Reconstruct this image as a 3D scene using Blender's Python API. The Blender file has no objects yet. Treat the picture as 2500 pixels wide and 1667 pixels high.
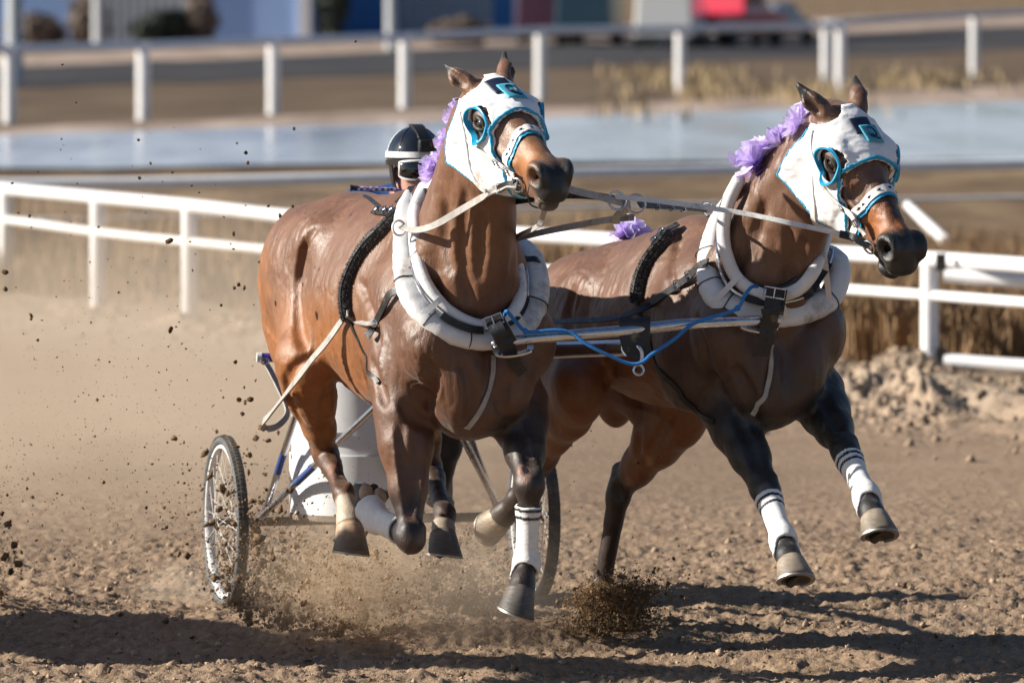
import bpy, bmesh, math, random
import numpy as np
from mathutils import Vector, Matrix

R = math.radians
rng = np.random.default_rng(7)
random.seed(7)
scene = bpy.context.scene

# ---------------------------------------------------------------- camera, sky, sun, exposure
CAM_H = 2.41
FPX = 17000.0                      # focal length in photo pixels (2500 wide)
PITCH = math.atan((833.5 + 64) / FPX)
cam_data = bpy.data.cameras.new("camera")
cam_data.sensor_width = 36.0
cam_data.lens = FPX / 2500.0 * 36.0
cam_data.clip_end = 3000
cam_data.dof.use_dof = True
cam_data.dof.focus_distance = 24.0
cam_data.dof.aperture_fstop = 4.8
cam = bpy.data.objects.new("camera", cam_data)
scene.collection.objects.link(cam)
cam.location = (0, 0, CAM_H)
cam.rotation_euler = (math.pi / 2 - PITCH, 0, 0)
scene.camera = cam

SUN_ELEV, SUN_AZ = R(27), R(183)     # azimuth of the direction TO the sun, measured from +x counter-clockwise
sun_dir = Vector((math.cos(SUN_AZ) * math.cos(SUN_ELEV), math.sin(SUN_AZ) * math.cos(SUN_ELEV), math.sin(SUN_ELEV)))
world = bpy.data.worlds.new("World")
scene.world = world
world.use_nodes = True
wn = world.node_tree
bg = wn.nodes["Background"]
sky = wn.nodes.new("ShaderNodeTexSky")
sky.sky_type = 'NISHITA'
sky.sun_disc = False
sky.sun_elevation = SUN_ELEV
sky.sun_rotation = math.atan2(sun_dir.x, sun_dir.y)
sky.air_density = 1.0
sky.ozone_density = 3.0
wn.links.new(sky.outputs[0], bg.inputs[0])
bg.inputs[1].default_value = 0.053
sl = bpy.data.lights.new("sun", 'SUN')
sl.energy = 5.0
sl.angle = R(0.5)
sl.color = (1.0, 0.93, 0.81)
sun = bpy.data.objects.new("sun", sl)
scene.collection.objects.link(sun)
sun.rotation_euler = sun_dir.to_track_quat('Z', 'Y').to_euler()
vs = scene.view_settings
vs.view_transform = 'Standard'
vs.look = 'None'
vs.exposure = 0.80
vs.gamma = 1.0
scene.cycles.use_denoising = True
scene.cycles.max_bounces = 6
scene.cycles.volume_bounces = 1
scene.cycles.caustics_reflective = False
scene.cycles.caustics_refractive = False

# ---------------------------------------------------------------- helpers
CT, ST = math.cos(PITCH), math.sin(PITCH)
def pix(u, v, y):
    """world point seen at photo pixel (u, v), y metres in front of the camera"""
    a = (u - 1250) / FPX
    b = (833.5 - v) / FPX
    d = np.array([a, CT + b * ST, -ST + b * CT])
    return np.array([0, 0, CAM_H]) + d * (y / d[1])
def topix(P):
    P = np.asarray(P, float) - np.array([0, 0, CAM_H])
    f = P[..., 1] * CT - P[..., 2] * ST
    up = P[..., 1] * ST + P[..., 2] * CT
    return np.stack([1250 + FPX * P[..., 0] / f, 833.5 - FPX * up / f], -1)
def ground(u, v):
    a = (u - 1250) / FPX; b = (833.5 - v) / FPX
    d = np.array([a, CT + b * ST, -ST + b * CT])
    return np.array([0, 0, CAM_H]) + d * (CAM_H / -d[2])
def unit(v):
    v = np.asarray(v, float)
    return v / (np.linalg.norm(v) + 1e-12)

def props(o, label=None, cat=None, group=None, kind=None):
    if label: o["label"] = label
    if cat: o["category"] = cat
    if group: o["group"] = group
    if kind: o["kind"] = kind
    return o
def empty(name, loc, label, cat, group=None):
    o = bpy.data.objects.new(name, None)
    scene.collection.objects.link(o)
    o.location = tuple(loc)
    o.empty_display_size = 0.1
    return props(o, label, cat, group)
def link(name, me, mat=None, parent=None, smooth=True):
    o = bpy.data.objects.new(name, me)
    scene.collection.objects.link(o)
    if mat is not None:
        me.materials.append(mat)
    if smooth and len(me.polygons):
        me.polygons.foreach_set("use_smooth", np.ones(len(me.polygons), bool))
    if parent is not None:
        o.parent = parent
        if parent.type == 'EMPTY':
            o.matrix_parent_inverse = Matrix.Translation(parent.location).inverted()
    return o
def mesh_np(V, F, name="mesh"):
    """mesh from numpy arrays (F: list of faces or (n,k) array)"""
    me = bpy.data.meshes.new(name)
    V = np.asarray(V, np.float32)
    if isinstance(F, np.ndarray):
        n, k = F.shape
        me.vertices.add(len(V)); me.vertices.foreach_set("co", V.ravel())
        me.loops.add(n * k); me.loops.foreach_set("vertex_index", F.astype(np.int32).ravel())
        me.polygons.add(n); me.polygons.foreach_set("loop_start", np.arange(0, n * k, k, dtype=np.int32))
        me.polygons.foreach_set("loop_total", np.full(n, k, np.int32))
        me.update(calc_edges=True)
    else:
        me.from_pydata([tuple(map(float, v)) for v in V], [], F)
        me.update()
    return me

class MB:
    """collects simple shapes into one mesh"""
    def __init__(s): s.V = []; s.F = []
    def add(s, V, F):
        o = len(s.V); s.V.extend([tuple(map(float, v)) for v in V]); s.F.extend([tuple(i + o for i in f) for f in F]); return s
    def tube(s, P, r, n=10, closed=False, flat=None, cap=True):
        P = [np.asarray(p, float) for p in P]; m = len(P)
        rr = [r] * m if np.isscalar(r) else list(r)
        T = []
        for i in range(m):
            if closed: t = P[(i + 1) % m] - P[i - 1]
            else: t = P[min(i + 1, m - 1)] - P[max(i - 1, 0)]
            T.append(unit(t))
        a = np.array([0, 0, 1.0]) if abs(T[0][2]) < .9 else np.array([1.0, 0, 0])
        N = unit(np.cross(T[0], a)); V = []
        for i in range(m):
            N = unit(N - T[i] * np.dot(N, T[i])); B = np.cross(T[i], N)
            for k in range(n):
                an = 2 * math.pi * k / n
                V.append(P[i] + rr[i] * (math.cos(an) * N + math.sin(an) * B))
        F = []
        for i in range(m if closed else m - 1):
            j = (i + 1) % m
            for k in range(n):
                k2 = (k + 1) % n
                F.append((i * n + k, i * n + k2, j * n + k2, j * n + k))
        if not closed and cap:
            F.append(tuple(range(n - 1, -1, -1))); F.append(tuple((m - 1) * n + k for k in range(n)))
        return s.add(V, F)
    def strap(s, P, Nrm, w, t=0.004):
        """flat band along P; Nrm = face normal at each point"""
        P = [np.asarray(p, float) for p in P]; m = len(P)
        ww = [w] * m if np.isscalar(w) else list(w)
        V = []; F = []
        for i in range(m):
            T = unit(P[min(i + 1, m - 1)] - P[max(i - 1, 0)])
            N = np.asarray(Nrm[i] if len(np.shape(Nrm)) > 1 else Nrm, float)
            N = unit(N - T * np.dot(N, T)); S = np.cross(T, N)
            for a, b in ((-1, -1), (1, -1), (1, 1), (-1, 1)):
                V.append(P[i] + S * a * ww[i] / 2 + N * b * t / 2)
        for i in range(m - 1):
            for k in range(4):
                k2 = (k + 1) % 4
                F.append((i * 4 + k, i * 4 + k2, i * 4 + 4 + k2, i * 4 + 4 + k))
        F.append((3, 2, 1, 0)); q = (m - 1) * 4; F.append((q, q + 1, q + 2, q + 3))
        return s.add(V, F)
    def box(s, c, size, M=None):
        c = np.asarray(c, float); h = np.asarray(size, float) / 2
        M = np.eye(3) if M is None else np.asarray(M, float)
        V = [c + M @ (h * np.array(q)) for q in ((-1,-1,-1),(1,-1,-1),(1,1,-1),(-1,1,-1),(-1,-1,1),(1,-1,1),(1,1,1),(-1,1,1))]
        return s.add(V, [(0,3,2,1),(4,5,6,7),(0,1,5,4),(1,2,6,5),(2,3,7,6),(3,0,4,7)])
    def lathe(s, prof, c=(0,0,0), M=None, n=32, closed=False):
        """prof: (r, h) pairs revolved about local z"""
        c = np.asarray(c, float); M = np.eye(3) if M is None else np.asarray(M, float)
        V = [c + M @ np.array([r * math.cos(2*math.pi*k/n), r * math.sin(2*math.pi*k/n), h]) for r, h in prof for k in range(n)]
        m = len(prof); F = []
        for i in range(m if closed else m - 1):
            j = (i + 1) % m
            for k in range(n):
                k2 = (k + 1) % n
                F.append((i*n+k, i*n+k2, j*n+k2, j*n+k))
        return s.add(V, F)
    def ball(s, c, r, M=None, n=12, m=8):
        c = np.asarray(c, float); r = np.ones(3) * r; M = np.eye(3) if M is None else np.asarray(M, float)
        prof = [(math.sin(math.pi*i/m), -math.cos(math.pi*i/m)) for i in range(m+1)]
        V = [c + M @ (r * np.array([max(a,1e-4)*math.cos(2*math.pi*k/n), max(a,1e-4)*math.sin(2*math.pi*k/n), b])) for a, b in prof for k in range(n)]
        F = [(i*n+k, i*n+(k+1)%n, (i+1)*n+(k+1)%n, (i+1)*n+k) for i in range(m) for k in range(n)]
        return s.add(V, F)
    def build(s, name, mat=None, parent=None, smooth=True, bevel=0, sharp=None):
        me = bpy.data.meshes.new(name); me.from_pydata(s.V, [], s.F); me.update()
        o = link(name, me, mat, parent, smooth)
        if smooth and sharp is not False:
            try: me.set_sharp_from_angle(angle=R(sharp or 40))
            except Exception: pass
        if bevel:
            b = o.modifiers.new("bevel", 'BEVEL'); b.width = bevel; b.segments = 2; b.limit_method = 'ANGLE'
        return o

def spline(P, n=8, closed=False):
    """Catmull-Rom through rows of P (any dimension)"""
    P = np.asarray(P, float); m = len(P); out = []
    for i in range(m if closed else m - 1):
        if closed: a, b, c, d = P[i-1], P[i], P[(i+1) % m], P[(i+2) % m]
        else: a, b, c, d = P[max(i-1,0)], P[i], P[i+1], P[min(i+2,m-1)]
        for k in range(n):
            t = k / n
            out.append(.5*((2*b)+(c-a)*t+(2*a-5*b+4*c-d)*t*t+(3*b-a-3*c+d)*t**3))
    if not closed: out.append(P[-1])
    return np.array(out)

# ---------------------------------------------------------------- numpy noise
def vnoise(P, seed=0):
    """value noise in [-1, 1], P (..., d) with d 2 or 3"""
    P = np.asarray(P, float); d = P.shape[-1]
    I = np.floor(P).astype(np.int64); f = P - I; f = f*f*(3-2*f)
    def h(J):
        x = (J[..., 0]*374761393 + J[..., 1]*668265263 + (J[..., 2]*2147483647 if d == 3 else 0) + seed*1274126177) & 0xffffffff
        x = ((x ^ (x >> 13)) * 1274126177) & 0xffffffff
        x = (x ^ (x >> 16)) & 0xffffffff
        return x / 2147483648.0 - 1
    out = 0
    for c in range(1 << d):
        o = np.array([(c >> k) & 1 for k in range(d)])
        w = 1
        for k in range(d): w = w * (f[..., k] if o[k] else 1 - f[..., k])
        out = out + w * h(I + o)
    return out
def fbm(P, oct=4, seed=0, gain=.5):
    s = 0; a = 1; P = np.asarray(P, float)
    for i in range(oct):
        s = s + a * vnoise(P * 2**i + i * 17.3, seed + i); a *= gain
    return s

# ---------------------------------------------------------------- signed distance sculpting
class Field:
    """grid of signed distance in a frame (origin O, axes rows of A); shapes are blended in, then skinned"""
    def __init__(s, lo, hi, h, A=np.eye(3), O=np.zeros(3)):
        s.h = h; s.A = np.asarray(A, float); s.O = np.asarray(O, float); s.lo = np.asarray(lo, float)
        s.n = np.ceil((np.asarray(hi) - s.lo) / h).astype(int) + 1
        s.D = np.full(s.n, 1.0, np.float32)
    def loc(s, P): return (np.asarray(P, float) - s.O) @ s.A.T
    def wor(s, Q): return np.asarray(Q, float) @ s.A + s.O
    def region(s, lo, hi):
        a = np.clip(np.floor((lo - s.lo) / s.h).astype(int), 0, s.n)
        b = np.clip(np.ceil((hi - s.lo) / s.h).astype(int) + 1, 0, s.n)
        if np.any(b <= a): return None, None
        g = [(s.lo[i] + s.h * np.arange(a[i], b[i])).astype(np.float32) for i in range(3)]
        X = np.stack(np.broadcast_arrays(g[0][:, None, None], g[1][None, :, None], g[2][None, None, :]), -1)
        return tuple(slice(a[i], b[i]) for i in range(3)), X
    def blend(s, sl, d, k, sub=False):
        D = s.D[sl]; d = d.astype(np.float32)
        if sub:
            h = np.clip(.5 - .5 * (D + d) / k, 0, 1)
            s.D[sl] = D * (1 - h) - d * h + k * h * (1 - h)
        else:
            h = np.clip(.5 + .5 * (D - d) / k, 0, 1)
            s.D[sl] = D * (1 - h) + d * h - k * h * (1 - h)
    def cone(s, a, b, ra, rb, k=.03, flat=None, sub=False):
        """tapered rounded bar; flat=(direction, factor) squeezes its section along a direction"""
        a = s.loc(a); b = s.loc(b); m = max(ra, rb) * (max(1, flat[1]) if flat else 1) + k + .05
        sl, X = s.region(np.minimum(a, b) - m, np.maximum(a, b) + m)
        if sl is None: return
        ab = (b - a).astype(np.float32); X = X - a.astype(np.float32)
        if flat:
            dd = s.A @ unit(flat[0]); dd = unit(dd - ab * (dd @ ab) / (ab @ ab)).astype(np.float32); f = flat[1]
            X = X + (X @ dd)[..., None] * dd * (1 / f - 1)
        t = np.clip((X @ ab) / (ab @ ab), 0, 1)
        q = X - t[..., None] * ab
        d = np.sqrt(np.einsum('...i,...i', q, q)) - (ra + (rb - ra) * t)
        if flat: d = d * min(1, f) ** .5
        s.blend(sl, d, k, sub)
    def chain(s, P, r, k=.03, flat=None):
        for i in range(len(P) - 1): s.cone(P[i], P[i + 1], r[i], r[i + 1], k, flat)
    def ell(s, c, r, ax=None, k=.03, sub=False):
        """ellipsoid; ax rows are its world axes"""
        c = s.loc(c); r = np.ones(3) * np.asarray(r, float)
        M = (np.eye(3) if ax is None else np.asarray(ax, float)) @ s.A.T if ax is not None else s.A.T
        m = r.max() + k + .05
        ext = np.sqrt(((np.abs(M) * r[:, None]) ** 2).sum(0)) + k + .05
        sl, X = s.region(c - ext, c + ext)
        if sl is None: return
        X = (X - c.astype(np.float32)) @ M.T.astype(np.float32)
        q = X / r.astype(np.float32)
        k0 = np.sqrt(np.einsum('...i,...i', q, q)); q = q / r.astype(np.float32); k1 = np.sqrt(np.einsum('...i,...i', q, q)) + 1e-6
        s.blend(sl, k0 * (k0 - 1) / k1, k, sub)
    def sample(s, P):
        q = (s.loc(P) - s.lo) / s.h; q = np.clip(q, 0, s.n - 1.001); i = q.astype(int); f = q - i
        out = 0
        for c in range(8):
            o = ((c >> 2) & 1, (c >> 1) & 1, c & 1)
            w = 1
            for k in range(3): w = w * (f[..., k] if o[k] else 1 - f[..., k])
            out = out + w * s.D[i[..., 0] + o[0], i[..., 1] + o[1], i[..., 2] + o[2]]
        return out
    def grad(s, P, e=None):
        e = e or s.h * 1.2; P = np.asarray(P, float); g = []
        for k in range(3):
            d = np.zeros(3); d[k] = e
            g.append(s.sample(P + d) - s.sample(P - d))
        g = np.stack(g, -1)
        return g / (np.linalg.norm(g, axis=-1, keepdims=True) + 1e-9)
    def snap(s, P, off=0.0, it=6):
        """move points onto the surface, then off it by off"""
        P = np.asarray(P, float).copy()
        for _ in range(it):
            P = P - s.grad(P) * np.clip(s.sample(P) - off, -.06, .06)[..., None]
        return P
    def shoot(s, u, v, off=0.0, y0=22.5, y1=27.0):
        """first surface point seen through a photo pixel"""
        ys = np.arange(y0, y1, .004); a = pix(u, v, y0); b = pix(u, v, y1)
        P = a + (b - a) * ((ys - y0) / (y1 - y0))[:, None]
        ins = np.all((s.loc(P) > s.lo) & (s.loc(P) < s.lo + s.h * (s.n - 1)), 1)
        d = np.where(ins, s.sample(P), 1)
        i = np.argmax(d < off) if np.any(d < off) else int(np.argmin(d))
        return P[i]
    def mesh(s, D=None, smooth=2, name="mesh"):
        V, F = surface_nets(s.D if D is None else D)
        V = relax(V, F, smooth)
        return s.wor(V * s.h + s.lo), F
def surface_nets(D):
    S = D < 0
    nx, ny, nz = D.shape
    cnt = np.zeros((nx-1, ny-1, nz-1), np.int8)
    for c in range(8):
        o = ((c >> 2) & 1, (c >> 1) & 1, c & 1)
        cnt += S[o[0]:nx-1+o[0], o[1]:ny-1+o[1], o[2]:nz-1+o[2]]
    act = (cnt > 0) & (cnt < 8)
    I = np.argwhere(act)
    idx = np.full(act.shape, -1, np.int32); idx[act] = np.arange(len(I))
    acc = np.zeros((len(I), 3)); num = np.zeros(len(I))
    corners = [((c >> 2) & 1, (c >> 1) & 1, c & 1) for c in range(8)]
    val = [D[I[:, 0]+o[0], I[:, 1]+o[1], I[:, 2]+o[2]] for o in corners]
    for a in range(8):
        for ax in range(3):
            if corners[a][ax]: continue
            b = a | (4 >> ax)
            va, vb = val[a], val[b]
            m = (va < 0) != (vb < 0)
            t = np.where(m, va / np.where(m, va - vb, 1), 0)
            p = np.array(corners[a], float)[None] + np.eye(3)[ax][None] * t[:, None]
            acc[m] += p[m]; num[m] += 1
    V = I + acc / np.maximum(num, 1)[:, None]
    F = []
    for ax in range(3):
        o1 = [0, 0, 0]; o1[ax] = 1
        A = S[1:nx-1, 1:ny-1, 1:nz-1]
        sl = [slice(1, D.shape[i]-1) for i in range(3)]
        sl2 = [slice(1 + o1[i], D.shape[i]-1+o1[i]) for i in range(3)]
        B = S[tuple(sl2)]
        E = np.argwhere(A != B) + 1
        if len(E) == 0: continue
        sa = S[E[:, 0], E[:, 1], E[:, 2]]
        b, c = (ax+1) % 3, (ax+2) % 3
        def at(db, dc):
            q = E.copy(); q[:, b] -= db; q[:, c] -= dc
            q = np.minimum(q, np.array(idx.shape) - 1)
            return idx[q[:, 0], q[:, 1], q[:, 2]]
        f = np.stack([at(1, 1), at(0, 1), at(0, 0), at(1, 0)], 1)
        f[~sa] = f[~sa][:, ::-1]
        F.append(f)
    F = np.concatenate(F); F = F[(F >= 0).all(1)]
    return V, F
def relax(V, F, it):
    if not it: return V
    E = np.concatenate([F[:, [0, 1]], F[:, [1, 2]], F[:, [2, 3]], F[:, [3, 0]]])
    n = len(V); cnt = np.bincount(E.ravel(), minlength=n).astype(float)
    for k in range(it):
        for w in (.5, -.52) if it > 3 else (.5,):
            acc = np.stack([np.bincount(E[:, 0], V[E[:, 1], i], n) + np.bincount(E[:, 1], V[E[:, 0], i], n) for i in range(3)], 1)
            V = V + w * (acc / np.maximum(cnt, 1)[:, None] - V)
    return V
def attr(me, name, val):
    """per-vertex colour or float attribute"""
    val = np.asarray(val, np.float32)
    if val.ndim == 1:
        a = me.attributes.new(name, 'FLOAT', 'POINT'); a.data.foreach_set("value", val)
    else:
        if val.shape[1] == 3: val = np.concatenate([val, np.ones((len(val), 1), np.float32)], 1)
        a = me.attributes.new(name, 'FLOAT_COLOR', 'POINT'); a.data.foreach_set("color", val.ravel())

# ---------------------------------------------------------------- materials
def nodes(name):
    m = bpy.data.materials.new(name); m.use_nodes = True
    nt = m.node_tree
    return m, nt, nt.nodes["Principled BSDF"], nt.links.new
def ramp(nt, fac, stops):
    r = nt.nodes.new("ShaderNodeValToRGB"); e = r.color_ramp.elements
    while len(e) < len(stops): e.new(.5)
    for i, (p, c) in enumerate(stops):
        e[i].position = p; e[i].color = (*c, 1) if len(c) == 3 else c
    nt.links.new(fac, r.inputs[0]); return r.outputs[0]
def noise(nt, scale, detail=4, rough=.55, vec=None, dim='3D'):
    t = nt.nodes.new("ShaderNodeTexNoise"); t.inputs["Scale"].default_value = scale
    t.inputs["Detail"].default_value = detail; t.inputs["Roughness"].default_value = rough
    if vec is None:
        g = nt.nodes.new("ShaderNodeNewGeometry"); vec = g.outputs["Position"]
    nt.links.new(vec, t.inputs["Vector"]); return t.outputs[0]
def bump(nt, h, strength=.3, dist=.01, nrm=None):
    b = nt.nodes.new("ShaderNodeBump"); b.inputs["Strength"].default_value = strength; b.inputs["Distance"].default_value = dist
    nt.links.new(h, b.inputs["Height"])
    if nrm is not None: nt.links.new(nrm, b.inputs["Normal"])
    return b.outputs[0]
def mix(nt, fac, a, b, mode='MIX'):
    m = nt.nodes.new("ShaderNodeMix"); m.data_type = 'RGBA'; m.blend_type = mode
    for i, x in ((0, fac), (6, a), (7, b)):
        if isinstance(x, (int, float)): m.inputs[i].default_value = x
        elif isinstance(x, tuple): m.inputs[i].default_value = (*x, 1)
        else: nt.links.new(x, m.inputs[i])
    return m.outputs[2]
def mapped(nt, sx, sy, sz):
    g = nt.nodes.new("ShaderNodeNewGeometry"); m = nt.nodes.new("ShaderNodeMapping"); m.inputs["Scale"].default_value = (sx, sy, sz)
    nt.links.new(g.outputs["Position"], m.inputs[0]); return m.outputs[0]
def basic(name, col, rough=.5, metal=0, spec=.5, var=.15, scale=30, bmp=.15, bscale=120, coat=0, dirt=0, sheen=0):
    """painted / leather / metal surface with slight colour variation, grime and fine bump"""
    m, nt, p, L = nodes(name)
    n = noise(nt, scale, 5)
    c = ramp(nt, n, [(.3, tuple(x * (1 - var) for x in col)), (.7, tuple(min(1, x * (1 + var)) for x in col))])
    if dirt:
        d = ramp(nt, noise(nt, scale * .35, 6, .7), [(.62 - dirt * .25, (0, 0, 0)), (.72, (1, 1, 1))])
        c = mix(nt, d, c, (.23, .17, .12))
    L(c, p.inputs["Base Color"])
    p.inputs["Metallic"].default_value = metal
    p.inputs["Specular IOR Level"].default_value = spec
    p.inputs["Coat Weight"].default_value = coat
    p.inputs["Sheen Weight"].default_value = sheen
    r = ramp(nt, noise(nt, scale * 1.7, 4), [(.3, (max(0, rough - .08),) * 3), (.7, (min(1, rough + .08),) * 3)])
    L(r, p.inputs["Roughness"])
    if bmp: L(bump(nt, noise(nt, bscale, 3), bmp, .004), p.inputs["Normal"])
    return m
# ---------------------------------------------------------------- ground, water, sky-side buildings, fences, weeds
def bankmix(nt, L):
    # pale loose sand along the rail at the right
    g = nt.nodes.new("ShaderNodeNewGeometry"); s = nt.nodes.new("ShaderNodeSeparateXYZ"); L(g.outputs["Position"], s.inputs[0])
    w = nt.nodes.new("ShaderNodeMath"); w.operation = 'MULTIPLY_ADD'; L(s.outputs[0], w.inputs[0]); w.inputs[1].default_value = 1.52; L(s.outputs[1], w.inputs[2])
    a = nt.nodes.new("ShaderNodeMapRange"); a.inputs[1].default_value = 39.5; a.inputs[2].default_value = 43; L(w.outputs[0], a.inputs[0])
    n = ramp(nt, noise(nt, 3, 6, .65), [(.3, (.25, .25, .25)), (.6, (.85, .85, .85))])
    return mix(nt, 1.0, n, a.outputs[0], 'MULTIPLY')
def soil_material():
    m, nt, p, L = nodes("track_soil")
    g = nt.nodes.new("ShaderNodeNewGeometry")
    n1 = noise(nt, 1.3, 8, .65); n2 = noise(nt, 18, 6, .65); n3 = noise(nt, 90, 4, .6)
    c = ramp(nt, n2, [(.28, (.150, .098, .064)), (.5, (.270, .188, .126)), (.72, (.365, .267, .19))])
    c = mix(nt, ramp(nt, n1, [(.4, (0, 0, 0)), (.65, (.6, .6, .6))]), c, (.33, .235, .165))
    c = mix(nt, ramp(nt, n3, [(.55, (0, 0, 0)), (.75, (.45, .45, .45))]), c, (.40, .31, .24))
    c = mix(nt, bankmix(nt, L), c, (.42, .34, .262))
    damp = ramp(nt, noise(nt, 7, 7, .75), [(.60, (0, 0, 0)), (.70, (.55, .55, .55))])
    c = mix(nt, damp, c, (.085, .055, .036))
    # infield belt beyond the track, by distance from the rail line
    s = nt.nodes.new("ShaderNodeSeparateXYZ"); L(g.outputs["Position"], s.inputs[0])
    w = nt.nodes.new("ShaderNodeMath"); w.operation = 'MULTIPLY_ADD'; L(s.outputs[0], w.inputs[0]); w.inputs[1].default_value = 1.52; L(s.outputs[1], w.inputs[2])
    wn_ = nt.nodes.new("ShaderNodeMath"); wn_.operation = 'MULTIPLY_ADD'; L(noise(nt, .16, 5, .6), wn_.inputs[0]); wn_.inputs[1].default_value = 9; L(w.outputs[0], wn_.inputs[2])
    mr = nt.nodes.new("ShaderNodeMapRange"); mr.inputs[1].default_value = 48; mr.inputs[2].default_value = 56; L(wn_.outputs[0], mr.inputs[0])
    far = ramp(nt, noise(nt, 1, 7, .62, mapped(nt, .9, .22, 1)), [(.30, (.085, .058, .036)), (.5, (.165, .112, .068)), (.70, (.30, .215, .13))])
    c = mix(nt, mr.outputs[0], c, far)
    L(c, p.inputs["Base Color"]); p.inputs["Roughness"].default_value = .95; p.inputs["Specular IOR Level"].default_value = .15
    b = bump(nt, n2, .55, .03); L(bump(nt, n3, .6, .008, b), p.inputs["Normal"])
    return m
M_SOIL = soil_material()

def rail_dist(x):   # the near rail line: y as a function of x
    return 45.6 - 1.52 * x
def soil_height(X, Y):
    P = np.stack([X, Y], -1)
    near = np.clip((34 - Y) / 6, 0.12, 1)
    h = .045 * fbm(P * np.array([.55, 1.3]), 3, 41) * near
    # harrowed ruts running along the track, clods
    h = h + .028 * near * fbm(P * np.array([1.1, 3.2]), 3, 47)
    c = fbm(P * np.array([9, 11]), 4, 53, .6); h = h + .014 * near * np.maximum(c, -.3)
    c2 = vnoise(P * np.array([34, 38]), 61) ; h = h + .010 * near * np.maximum(c2 - .05, 0)
    c3 = vnoise(P * np.array([70, 80]), 67) ; h = h + .009 * near * c3
    # bank of loose dirt along the rail
    d = Y - rail_dist(X)
    bank = np.exp(-((d + .9) / 1.4) ** 2) * .5 + np.clip((X - .8) / 1.2, 0, 1) * np.exp(-((d + 3.6) / 2.0) ** 2)
    h = h + bank * (.03 + .085 * np.maximum(fbm(P * np.array([2.6, 1.3]), 5, 71, .7), -.35) + .035 * fbm(P * np.array([11, 7]), 3, 77, .7))
    h = h + .12 * np.exp(-(((X - 2.42) / .22) ** 2 + ((Y - 41.3) / .8) ** 2))
    return h
# near ground: fine rows in view, coarser away from it
def sheet(xs, ys, hf, name, mat):
    X, Y = np.meshgrid(xs, ys, indexing='ij'); Z = hf(X, Y)
    V = np.stack([X, Y, Z], -1).reshape(-1, 3); nx, ny = X.shape
    I = (np.arange(nx-1)[:, None] * ny + np.arange(ny-1)[None]).ravel()
    F = np.stack([I, I + ny, I + ny + 1, I + 1], 1)
    o = link(name, mesh_np(V, F), mat); o["kind"] = "structure"; return o
xs = np.concatenate([np.arange(-9, -2.3, .06), np.arange(-2.3, 2.3, .011), np.arange(2.3, 8, .06)])
ys = np.concatenate([np.arange(21.6, 23.2, .05), np.arange(23.2, 30, .014), np.arange(30, 36, .03), np.arange(36, 52, .05), np.arange(52, 60, .1), np.arange(60, 96, .5)])
sheet(xs, ys, soil_height, "ground", M_SOIL)
def outer(X, Y):
    return np.where((X > -8.9) & (X < 7.9) & (Y > 21.7) & (Y < 95), -.3, -.02) + 0 * X
xo = np.concatenate([[-900, -300, -100, -40, -20, -12], np.linspace(-9, 8, 12), [12, 20, 40, 100, 300, 900]])
yo = np.concatenate([[-60, 0, 12, 19], np.linspace(21.65, 95.5, 40), [100, 130, 180, 250, 400, 700, 1500]])
sheet(xo, yo, outer, "terrain", M_SOIL)

# belts of the far side: meltwater, dark road, stony verge
def belt(name, left, right, mat, z, x0=-40, x1=40, wob=.5, n=120, seed=1):
    """strip between two shore lines given as (y at x=-8, y at x=+8)"""
    xs = np.linspace(x0, x1, n); V = []; m = 6
    q = np.stack([xs * .6, xs * 0 + seed], -1)
    ya = left[0] + (left[1] - left[0]) * (xs + 8) / 16 + wob * fbm(q, 3, seed)
    yb = right[0] + (right[1] - right[0]) * (xs + 8) / 16 + wob * fbm(q, 3, seed + 9)
    for i in range(n):
        for j in range(m): V.append((xs[i], ya[i] + (yb[i] - ya[i]) * j / (m - 1), z))
    F = np.array([(i*m+j, (i+1)*m+j, (i+1)*m+j+1, i*m+j+1) for i in range(n-1) for j in range(m-1)])
    o = link(name, mesh_np(V, F), mat); o["kind"] = "structure"; return o
def simple_ground(name, stops, sx, sy, rough=.9, bmp=.4):
    m, nt, p, L = nodes(name)
    L(ramp(nt, noise(nt, 1, 7, .6, mapped(nt, sx, sy, 1)), stops), p.inputs["Base Color"])
    p.inputs["Roughness"].default_value = rough; p.inputs["Specular IOR Level"].default_value = .2
    L(bump(nt, noise(nt, 6, 6, .6), bmp, .08), p.inputs["Normal"]); return m
M_ROAD = simple_ground("dark_road", [(.3, (.030, .030, .036)), (.7, (.062, .058, .060))], .3, .12)
M_VERGE = simple_ground("stony_verge", [(.3, (.20, .145, .11)), (.5, (.34, .26, .21)), (.7, (.46, .36, .30))], .8, .12)
M_FIELD = simple_ground("bare_field", [(.3, (.085, .058, .038)), (.7, (.150, .106, .070))], .5, .1)
def ice_material():
    m, nt, p, L = nodes("meltwater")
    n = noise(nt, 1, 6, .6, mapped(nt, .5, .07, 1))
    L(ramp(nt, n, [(.35, (.36, .40, .50)), (.6, (.54, .58, .68)), (.75, (.70, .73, .82))]), p.inputs["Base Color"])
    L(ramp(nt, n, [(.3, (.12,)*3), (.7, (.22,)*3)]), p.inputs["Roughness"])
    L(bump(nt, noise(nt, 1, 4, .6, mapped(nt, 2, .5, 1)), .05, .02), p.inputs["Normal"]); return m
M_ICE = ice_material()
belt("field", (104, 140), (165, 218), M_FIELD, .03, wob=1.5, seed=3)
belt("verge", (100, 126), (107, 142), M_VERGE, .035, wob=1.2, seed=5)
belt("water", (84, 90.5), (101, 127), M_ICE, .045, wob=.8, seed=2)
belt("road", (150, 196), (196, 262), M_ROAD, .05, wob=2, seed=7)
belt("far_verge", (195, 258), (262, 330), M_VERGE, .06, wob=3, seed=8)

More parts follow.
